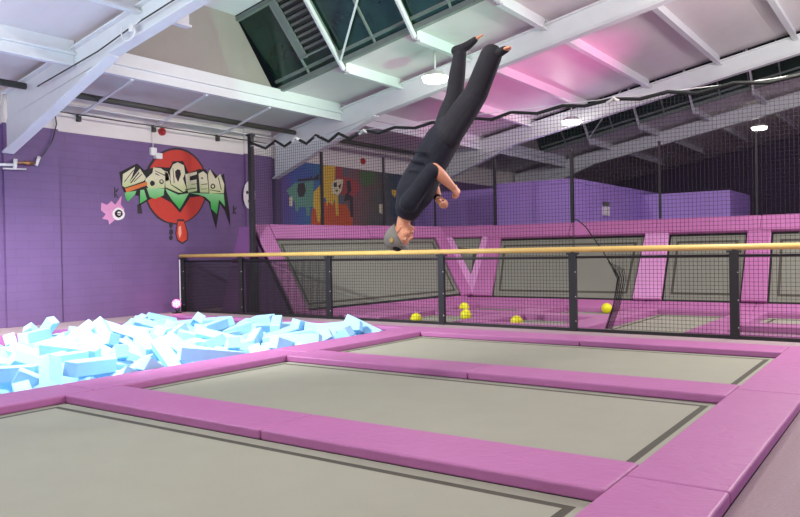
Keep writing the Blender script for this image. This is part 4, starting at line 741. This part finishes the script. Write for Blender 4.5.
r = thing('safety_net', (-5, FY + .07, 0), 'tall dark square mesh net hanging behind the railing from a wavy black rope', 'net')
NY = FY + .075; NT = .0037
edge = [(-4.07, 1.6), (-3.95, 1.5), (-3.73, 1.19), (-3.58, .95), (-3.48, .77), (-3.55, .4), (-3.66, .05)]
def edge_x(z):
    for (xa, za), (xb, zb_) in zip(edge, edge[1:]):
        if zb_ <= z <= za: return xa + (xb - xa) * (za - z) / (za - zb_)
    return -4.12
def edge_z(x):       # lower end of a thread hanging above the gap
    best = .05
    for i in range(60):
        z = 1.6 - i * (1.55 / 59)
        if edge_x(z) > x: best = z + .001
        if edge_x(z) > x and z < .8: return None
    return best
b = MB(); X0, X1, Z1 = -10.74, 1.1, 3.22; cell = .052
sag = lambda x: .05 * math.sin(x * 1.7) * .4
for x in frange(X0, X1, cell):
    if -4.1 < x < -3.48:
        zl = next((z for z in frange(1.6, .05, -.03) if False), None)
        zb_ = max([z for z in [1.6 - i * .02 for i in range(78)] if edge_x(z) >= x] or [None], key=lambda q: -q if q is not None else 0) if False else None
        zz_ = [1.6 - i * .02 for i in range(78)]; hid = [z for z in zz_ if edge_x(z) > x]
        top = max(hid) if hid else .05
        b.beam((x, NY, top), (x, NY, Z1), NT, NT, up=(0, 1, 0))
    else: b.beam((x, NY, .05), (x, NY, Z1), NT, NT, up=(0, 1, 0))
for z in frange(.05, Z1, cell):
    if z < 1.6:
        b.beam((X0, NY, z), (-4.12, NY, z), NT, NT, up=(0, 1, 0)); b.beam((edge_x(z), NY, z), (X1, NY, z), NT, NT, up=(0, 1, 0))
    else: b.beam((X0, NY, z), (X1, NY, z), NT, NT, up=(0, 1, 0))
# gathered folds beside the gap
for i in range(9):
    u = i / 8; b.tube([(-3.62 + .22 * u, NY - .02, 1.0 - .1 * u), (-3.5 + .12 * u, NY - .03 * (i % 2), .75), (-3.56 + .1 * u, NY, .4), (-3.68 + .1 * u, NY - .02, .05)], .0045, 4)
b.build('mesh', M['thread'], r)
b = MB(); b.tube([(x, NY - .01, z) for x, z in [(-4.1, 1.6)] + edge], .009, 6); b.build('edge_cord', M['rope'], r)
b = MB(); b.tube([(-4.125, NY, .05), (-4.125, NY, 1.6)], .007, 6); b.build('edge_cord', M['rope'], r)
pts = [(-10.72, NY, 3.36)]; x = -10.6; k = 0; ties = []
while x < 1.1:
    st = .26 + .02 * max(0, x + 10) + random.uniform(-.05, .08); x += st
    pts.append((x, NY + random.uniform(-.02, .02), 3.27 + (.055 if k % 2 else -.06) * (1.1 if x < -8 else .55) - .006 * (x + 10) + random.uniform(-.012, .012)))
    if k % 2: ties.append(pts[-1])
    k += 1
dense = []
for a_, b_ in zip(pts, pts[1:]): dense += [lerp(a_, b_, t) for t in (0, .35, .65)]
b = MB(); b.tube(dense, .027, 6); b.build('top_rope', M['rope'], r)
b = MB(); b.tube([(-10.74, NY, 3.3), (-6.5, NY, 3.31), (-1.6, NY, 3.24), (1.1, NY, 3.3)], .006, 5); b.build('carrier_wire', M['wplastic'], r)
for i, (x, y, z) in enumerate(ties):
    if i % 3 == 1: 
        b = MB(); b.tube([(x - .1, y, z - .05), (x, y, z + .008), (x + .08, y, z - .035)], .03, 6); b.build('cable_tie', M['tie'], r)
r = thing('net_post', (-10.78, FY + .12, 0), 'tallest black square post, at the end of the net in front of the graffiti wall', 'post', 'net posts')
b = MB(); b.box((-10.83, FY + .08, 0), (-10.73, FY + .16, 3.5)); b.build('post', M['blackmetal'], r, .006)
b = MB(); b.box((-10.85, FY + .06, 3.5), (-10.71, FY + .18, 3.54)); b.build('cap_plate', M['blackmetal'], r)
for x, y, t, lab in ((-10.69, 12.2, .05, 'black net post in front of the mural, between its green and yellow stripes'), (-10.27, 13.9, .045, 'black net post behind the person, at the dark end of the mural'), (-9.85, 15.45, .04, 'black net post just behind the person\'s hands'), (-8.33, 15.72, .06, 'black net post at the corner V of the rear court'), (-6.4, 15.72, .07, 'thick black net post at the corner of the purple box'), (-4.48, 15.72, .045, 'black net post at the far corner of the long purple box'), (-2.64, 15.72, .035, 'thin black net post at the dark end, below the small round lamp')):
    r = thing('net_post', (x, y, 0), lab, 'post', 'net posts')
    b = MB(); b.box((x - t / 2, y - t / 2, 0), (x + t / 2, y + t / 2, 3.35)); b.build('post', M['blackmetal'], r)
    b = MB(); b.disc((x, y, 3.35), (0, 0, .03), t * .75, t * .75, 10); b.build('cap_plate', M['blackmetal'], r)

# ---------------------------------------------------------------- purple boxes behind the court
b = MB(); b.box((-9.3, 17.5, 0), (-7.1, 24.9, 2.9)); b.box((-9.32, 17.48, 2.82), (-7.08, 24.9, 2.92)); struct('wall_partition_near', b, M['purple'])
b = MB(); b.box((WX, 19.0, 0), (-9.3, 19.3, 2.95)); struct('wall_partition_dark', b, M['purple'])
b = MB(); b.box((-7.1, 23, 0), (-4.57, 26, 2.78)); struct('wall_partition_far', b, M['purple'])
r = thing('emergency_light', (-7.08, 19.7, 2.15), 'small white emergency light on the side of the purple box', 'emergency light')
b = MB(); b.box((-7.1, 19.5, 2.05), (-7.02, 19.9, 2.3)); b.build('body', M['wplastic'], r, .01)
b = MB(); b.box((-7.1, 19.55, 2.31), (-7.0, 19.85, 2.43)); b.build('lamp_head', M['slat'], r, .02)

# ---------------------------------------------------------------- pink stage light on the ledge
r = thing('stage_light', (-12.55, 9.75, 0), 'small glowing pink stage light on the ledge at the end of the railing', 'stage light')
c0 = V((-12.55, 9.75, .2)); ax_ = (V((-6, 4, .9)) - c0).normalized()
b = MB(); b.disc(c0 - ax_ * .12, ax_ * .14, .085, .1, 20); b.build('can', M['blackmetal'], r)
b = MB(); b.disc(c0 + ax_ * .02, ax_ * .012, .09, .09, 20); b.build('lens', M['pink_led'], r)
u_ = ax_.orthogonal().normalized(); v_ = ax_.cross(u_)
for i in range(7):
    a = 2 * PI * i / 6; p = c0 + ax_ * .034 + (u_ * math.cos(a) + v_ * math.sin(a)) * (.055 if i < 6 else 0)
    b = MB(); b.disc(p, ax_ * .006, .016, .016, 10); b.build('led', M['white_led'], r)
b = MB(); b.box((-12.62, 9.68, 0), (-12.48, 9.82, .02)); b.tube([c0 + v_ * .11, (c0 + v_ * .11) * .5 + V((-12.55, 9.75, .02)) * .5, (-12.55, 9.75, .02)], .01, 6); b.tube([c0 - v_ * .11, (c0 - v_ * .11) * .5 + V((-12.55, 9.75, .02)) * .5, (-12.55, 9.75, .02)], .01, 6); b.build('yoke', M['blackmetal'], r)

# ---------------------------------------------------------------- person, upside down in a flip
K = 6.1 / F_PX
P0 = V((0, 0, EYE)) + view(38 / F_PX, -112.5 / F_PX) * 6.1
Rv = V((math.cos(YAW), math.sin(YAW), 0)); Nv = V((math.sin(YAW), -math.cos(YAW), 0)); Zv = V((0, 0, 1))
def J(px, py, n=0.): return P0 + Rv * ((px - 438) * K) + Zv * ((146 - py) * K) + Nv * n
def D(r_, u_, n_=0.): return (Rv * r_ + Zv * u_ + Nv * n_).normalized()
person = thing('person', J(400, 247) , 'person in navy t-shirt, dark trousers and grey cap flipping upside down in mid air', 'person')
CH = D(.89, -.38)          # chest direction
def remesh(o, vox, sm=6):
    m = o.modifiers.new('r', 'REMESH'); m.mode = 'VOXEL'; m.voxel_size = vox; m.use_smooth_shade = True
    s_ = o.modifiers.new('s', 'SMOOTH'); s_.iterations = sm; s_.factor = .5
    dg = bpy.context.evaluated_depsgraph_get(); me = bpy.data.meshes.new_from_object(o.evaluated_get(dg))
    o.modifiers.clear(); old = o.data; o.data = me; me.name = o.name
    for p in me.polygons: p.use_smooth = True
    return o
# joints
neck, chest, waist, pelv = J(403, 217), J(415, 190), J(429, 164), J(439, 147)
shL, shR = J(408, 203, .16), J(406, 204, -.17)
elL, elR = J(432.5, 171, .2), J(431, 178, -.2)
wrL, wrR = J(450.5, 188.5, .13), J(437.5, 200, .02)
hipL, hipR = J(446, 139, .09), J(443, 137, -.09)
knL, knR = J(475, 98, .13), J(456, 95, -.1)
anL, anR = J(486.5, 70, .26), J(462, 54, -.06)
upH, fwH = D(-.58, -.82, .05), D(.67, -.475, .5); fwH = (fwH - upH * fwH.dot(upH)).normalized(); sdH = upH.cross(fwH)
Hc = J(399.3, 234.3)
body = MB()
body.loft([J(444, 139), pelv, waist, chest, J(408, 204)], [(.15, .10), (.165, .115), (.145, .105), (.165, .12), (.15, .09)], CH, 24)
body.loft([shL, J(408, 207), shR], [.065, .075, .065], CH, 14)
body.loft([J(406, 208), lerp(neck, Hc, .45), Hc - upH * .03], [.062, .055, .055], CH, 16)
# head
body.ell(Hc + upH * .03 - fwH * .008, sdH * .076, fwH * .096, upH * .098, 22, 14)
body.loft([Hc + fwH * .022 - upH * .02, Hc + fwH * .036 - upH * .082], [(.063, .06), (.038, .034)], fwH, 16)
body.ell(Hc + fwH * .058 - upH * .096, sdH * .024, fwH * .018, upH * .016, 12, 8)          # chin
body.loft([Hc + fwH * .088 + upH * .012, Hc + fwH * .1 - upH * .03], [(.009, .009), (.015, .012)], fwH, 10)    # nose
for s_ in (1, -1):
    body.ell(Hc + fwH * .078 + upH * .022 + sdH * s_ * .03, sdH * .024, fwH * .012, upH * .009, 10, 6)   # brow
    body.ell(Hc + fwH * .06 - upH * .03 + sdH * s_ * .04, sdH * .024, fwH * .022, upH * .024, 10, 6)     # cheek
    body.ell(Hc - fwH * .005 - upH * .015 + sdH * s_ * .078, sdH * .01, fwH * .02, upH * .032, 10, 6)    # ear
body.ell(Hc + fwH * .082 - upH * .062, sdH * .024, fwH * .009, upH * .006, 10, 6); body.ell(Hc + fwH * .078 - upH * .074, sdH * .021, fwH * .009, upH * .006, 10, 6)  # lips
def arm(sh, el, wr, side):
    body.loft([sh, lerp(sh, el, .5), el], [.058, .05, .041], CH, 14)
    body.loft([el, lerp(el, wr, .35), wr], [.046, .05, .031], CH, 14)
arm(shL, elL, wrL, 1); arm(shR, elR, wrR, -1)
def hand(wr, along, palm_n, across):
    """fist: palm with four unequal bent fingers and a thumb folded over them"""
    a, n_, c_ = V(along).normalized(), V(palm_n), V(across)
    n_ = (n_ - a * n_.dot(a)).normalized(); c_ = a.cross(n_) * (1 if c_.dot(a.cross(n_)) > 0 else -1)
    body.loft([wr - a * .02, wr + a * .03, wr + a * .075], [(.028, .022), (.036, .018), (.04, .016)], n_, 14)
    for i, ln in enumerate((.9, 1., .95, .78)):
        o_ = wr + a * (.082 - .004 * abs(i - 1)) + c_ * (.03 - .02 * i)
        p1 = o_ + (a * .6 + n_ * .8).normalized() * .042 * ln
        p2 = p1 + (n_ * .75 - a * .65).normalized() * .03 * ln
        p3 = p2 + (-a * .9 - n_ * .3).normalized() * .022 * ln
        body.loft([o_ - a * .015, p1, p2, p3], [.0105, .0098, .009, .008], c_, 10)
    t0 = wr + a * .025 + c_ * .034; t1 = t0 + (c_ * .5 + n_ * .6 + a * .5).normalized() * .036; t2 = t1 + (n_ * .4 + a * .5 - c_ * .7).normalized() * .034
    body.loft([t0, t1, t2], [.013, .011, .0095], a, 10)
hand(wrL, wrL - elL + Nv * -.03, D(.2, -.6, -.7), D(.7, .3, .5)); hand(wrR, wrR - elR, D(.3, -.5, .7), D(.8, .3, .4))
def leg(hip, kn, an, toe_d, sole_d):
    body.loft([hip, lerp(hip, kn, .5), kn], [.082, .076, .056], CH, 16)
    body.loft([kn, lerp(kn, an, .3), lerp(kn, an, .75), an], [.054, .058, .042, .036], CH, 16)
    h_ = an + (an - kn).normalized() * .055 - toe_d * .045
    body.loft([h_, an + (an - kn).normalized() * .05 + toe_d * .05, an + (an - kn).normalized() * .075 + toe_d * .15], [(.033, .034), (.038, .03), (.042, .016)], sole_d, 14)
    for i in range(5):
        sd = toe_d.cross(sole_d).normalized(); q = an + (an - kn).normalized() * .077 + toe_d * (.15 - .006 * i) + sd * (.03 - .015 * i)
        body.loft([q, q + toe_d * (.045 - .005 * i)], [.0115 - .001 * i, .0095 - .0008 * i], sole_d, 8)
tdL, tdR = D(.55, -.02, .55), D(.82, .36, .05)
leg(hipL, knL, anL, tdL, (anL - knL).normalized()); leg(hipR, knR, anR, tdR, (anR - knR).normalized())
bo = body.build('body', M['skin'], person); remesh(bo, .0065, 5)
for s_ in (1, -1):
    b = MB(); b.ell(Hc + fwH * .0765 + upH * .006 + sdH * s_ * .031, sdH * .013, fwH * .009, upH * .0055, 12, 8); b.ell(Hc + fwH * .0845 + upH * .006 + sdH * s_ * .031, sdH * .0045, fwH * .0018, upH * .0045, 8, 6, m=1); b.build('eye', [M['eye'], M['black']], person)
b = MB(); b.ell(Hc + fwH * .0845 - upH * .067, sdH * .022, fwH * .006, upH * .0035, 12, 6); b.build('mouth', M['lip'], person)
# t-shirt
t = MB()
t.loft([J(446, 135), J(441, 143), waist, chest, J(407.5, 207)], [(.165, .13), (.18, .145), (.168, .145), (.19, .158), (.165, .115)], CH, 26)
t.loft([shL, J(407, 207), shR], [.078, .085, .08], CH, 16)
t.loft([shL, lerp(shL, elL, .5), lerp(shL, elL, .93)], [.076, .068, .064], CH, 16)
t.loft([shR, lerp(shR, elR, .5), lerp(shR, elR, .9)], [.082, .076, .07], CH, 16)
for i in range(5):   # folds across the back and flank
    y_ = 155 + i * 9; a_ = J(417 - i * 2.4, y_, .1); t.loft([a_ + CH * -.03 + Nv * .03, a_ + CH * .06 + Nv * .07 + Zv * .02, a_ + CH * .14 + Nv * .04 - Zv * .01], [.012, .016, .01], CH, 8)
to = t.build('t_shirt', M['shirt'], person); remesh(to, .009, 6)
# trousers
t = MB()
t.loft([J(437, 150), J(444, 140), J(449, 130)], [(.168, .125), (.172, .14), (.15, .12)], CH, 24)
t.loft([J(447, 138, .09), lerp(hipL, knL, .5), knL], [.116, .112, .098], CH, 18)
t.loft([knL, lerp(knL, anL, .4), lerp(knL, anL, 1.16)], [.098, .094, .088], CH, 18)
t.loft([J(443, 137, -.09), lerp(hipR, knR, .5), knR], [.108, .094, .074], CH, 18)
t.loft([knR, lerp(knR, anR, .4), lerp(knR, anR, 1.02)], [.074, .07, .056], CH, 18)
for k_ in range(4):
    q = lerp(hipL, knL, .55 + .14 * k_); t.loft([q + Nv * .07 - CH * .05, q + Nv * .1, q + Nv * .06 + CH * .07], [.01, .014, .009], CH, 8)
po = t.build('trousers', M['trouser'], person); remesh(po, .009, 5)
# socks over the heels and insteps
for an_, kn_, td_, nm_ in ((anL, knL, tdL, 'sock'), (anR, knR, tdR, 'sock')):
    dn_ = (an_ - kn_).normalized(); b = MB(); h_ = an_ + dn_ * .055 - td_ * .045
    b.loft([an_ - dn_ * .03, an_ + dn_ * .03], [.05, .05], td_, 14)
    b.loft([h_, an_ + dn_ * .05 + td_ * .05, an_ + dn_ * .07 + td_ * .125], [(.041, .042), (.046, .038), (.048, .028)], dn_, 14)
    so = b.build(nm_, M['trouser'], person); remesh(so, .009, 4)
# grey cap worn back to front, dark opening over the brow
tilt = (upH * .86 - fwH * .5).normalized(); cf = (fwH - tilt * fwH.dot(tilt)).normalized(); cs = tilt.cross(cf); cc = Hc + upH * .02 - fwH * .006
b = MB(); b.ell(cc, cs * .092, cf * .112, tilt * .135, 28, 12, z0=-.1, z1=.999)
cap = b.build('cap', M['cap'], person)
for p in cap.data.polygons: p.use_smooth = True
b = MB(); b.tube([cc - tilt * .012 + cf * (.113 * math.cos(a)) + cs * (.093 * math.sin(a)) for a in [math.radians(x) for x in range(-180, 181, 15)]], .006, 8); b.build('band', M['cap'], cap)
b = MB(); on = (cf * .86 + tilt * .5).normalized(); ou = (tilt - on * tilt.dot(on)).normalized(); b.ell(cc + cf * .083 + tilt * .055, cs * .046, ou * .04, on * .024, 18, 10); b.build('opening', M['capband'], cap)
b = MB(); b.tube([cc - tilt * .004 + cf * (.116 * math.cos(a)) + cs * (.094 * math.sin(a)) for a in [math.radians(x) for x in range(-32, 33, 8)]], .008, 8); b.build('strap', M['cap'], cap)
b = MB(); eb = (cs * .9 + cf * .3 + tilt * .3).normalized(); q_ = cc + cs * .078 + cf * .04 + tilt * .05; b.disc(q_ - eb * .006, eb * .014, .019, .017, 14); b.build('emblem', M['badge'], cap)
b = MB(); wd_ = (wrR - elR).normalized(); b.disc(wrR - wd_ * .035, wd_ * .03, .034, .034, 18); wo = b.build('wristwatch', M['capband'], person)
b = MB(); b.disc(wrR - wd_ * .02 + Nv * .033, Nv * .008, .016, .015, 14); b.build('watch_face', M['wplastic'], wo)

# ---------------------------------------------------------------- lamps
def light(name, kind, loc, energy, col, parent=None, **k):
    l = bpy.data.lights.new(name, kind); l.energy = energy; l.color = col
    for a, v in k.items(): setattr(l, a, v)
    o = bpy.data.objects.new(name, l); C.objects.link(o); o.location = loc
    if parent: o.parent = parent; o.matrix_parent_inverse = world_of(parent).inverted()
    return o
def aim(o, to): o.rotation_euler = (V(to) - o.location).to_track_quat('-Z', 'Y').to_euler(); return o
def round_lamp(x, y, z, e, lab, col=(1, .96, .9), rr=.26, up=1., dn=.55):
    r = thing('round_lamp', (x, y, z), lab, 'lamp', 'round ceiling lamps')
    b = MB(); b.disc((x, y, z + .03), (0, 0, .1), rr, rr * .6); b.tube([(x, y, z + .12), (x, y, zs(x) - .005)], .02, 6); b.build('housing', M['housing'], r)
    b = MB(); b.disc((x, y, z + .03), (0, 0, -.08), rr * .97, rr * .85); b.build('diffuser', M['lamp'], r)
    light('lamp_light', 'AREA', (x, y, z - .07), e * dn, col, r, shape='DISK', size=rr * 1.5)
    light('lamp_glow', 'POINT', (x, y, z - .25), e * up, col, r, shadow_soft_size=.12)
WARM, COOL = (1, .95, .87), (.74, .93, 1)
LAMPS = [(-7.6, 12.0, 4.47, 140, 'round white lamp on the portal frame behind the flipping person\'s feet', WARM),
         (-7.6, 18.7, 4.52, 160, 'round white lamp on the frame over the rear court, left of the dark strip', WARM),
         (-4.5, 27.4, 5.1, 45, 'smallest round lamp, far back over the dark purple wall', WARM)]
for x, y, z, e, lab, c_ in LAMPS: round_lamp(x, y, z, e, lab, c_, up=.22 if y < 15 else .3)
FILL_LAMPS = [(-8.0, 3.3, 3.6, 120, COOL), (-3.0, 3.3, 3.8, 92, WARM), (2.0, 3.3, 3.9, 18, WARM), (-.4, 9.6, 4.5, 370, WARM), (3.0, 9.6, 4.5, 180, WARM), (1.5, 16.0, 4.4, 380, WARM), (-8.5, -1.0, 3.6, 140, COOL), (-2.0, -1.0, 3.8, 100, WARM), (-.2, 13.5, 4.7, 100, WARM)]  # fill lamps added out of view to light ceiling and floor evenly
for i, (x, y, z, e, c_) in enumerate(FILL_LAMPS): round_lamp(x, y, z, e, 'added round white fill lamp under the roof above the picture', c_, up=3. if y == 13.5 else 1.5 if y == 16 else 3., dn=.8 if y == 16 else .25)
# bright downlight over the foam pit
r = thing('floodlight', (-9.0, 3.8, 4.2), 'bright floodlight hung over the near end of the foam pit', 'lamp')
b = MB(); b.box((-9.15, 3.65, 4.22), (-8.85, 3.95, 4.4)); b.tube([(-9, 3.8, 4.4), (-9, 3.8, zs(-9) - .005)], .015, 6); b.build('housing', M['housing'], r)
aim(light('flood', 'SPOT', (-9.0, 3.8, 4.15), 5200, (1, .98, .97), r, spot_size=math.radians(106), spot_blend=.6, shadow_soft_size=.12), (-9.4, 6.3, 0))
r = thing('floodlight', (.1, 9.1, 4.4), 'added warm fill floodlight above the walkway aimed across at the eave', 'lamp')
b = MB(); b.box((.0, 9.0, 4.3), (.25, 9.25, 4.5)); b.tube([(.15, 9.12, 4.5), (.15, 9.12, zs(.15) - .005)], .015, 6); b.build('housing', M['housing'], r)
aim(light('eave_fill', 'SPOT', (-.1, 9.1, 4.4), 3000, (1, .93, .86), r, spot_size=math.radians(36), spot_blend=.9, shadow_soft_size=.15), (-12.6, 9.4, 5.0))  # unseen flood added to brighten the eave and white wall top
# coloured stage lights
light('pink_spill', 'POINT', (-12.3, 9.55, .22), 6, (1, .1, .5), None, shadow_soft_size=.06)
def par(x, y, z, to, e, col, lab, size=40):
    r = thing('stage_light', (x, y, z), lab, 'stage light')
    c0 = V((x, y, z + .22)); a = (V(to) - c0).normalized(); b = MB(); b.disc(c0 - a * .15, a * .17, .08, .1, 18); b.build('can', M['blackmetal'], r)
    b = MB(); b.box((x - .08, y - .08, z), (x + .08, y + .08, z + .03)); b.tube([(x, y, z + .02), c0 - a * .05], .012, 6); b.build('yoke', M['blackmetal'], r)
    aim(light('beam', 'SPOT', c0 + a * .06, e, col, r, spot_size=math.radians(size), spot_blend=.9, shadow_soft_size=.06), to)
par(1.35, 10.8, .03, (-1.6, 17.6, 6.0), 420, (.15, 1, .4), 'stage light with a green beam on the last rear court pad', 34)
par(1.35, 11.4, .03, (-8.0, 11.2, 4.7), 4200, (.25, 1, .55), 'stage light with a green beam on the last rear court pad, aimed at the rooflight', 26)
par(1.35, 12.0, .03, (-7.2, 16.0, 5.0), 6500, (1, .1, .5), 'stage light with a pink beam on the last rear court pad', 26)
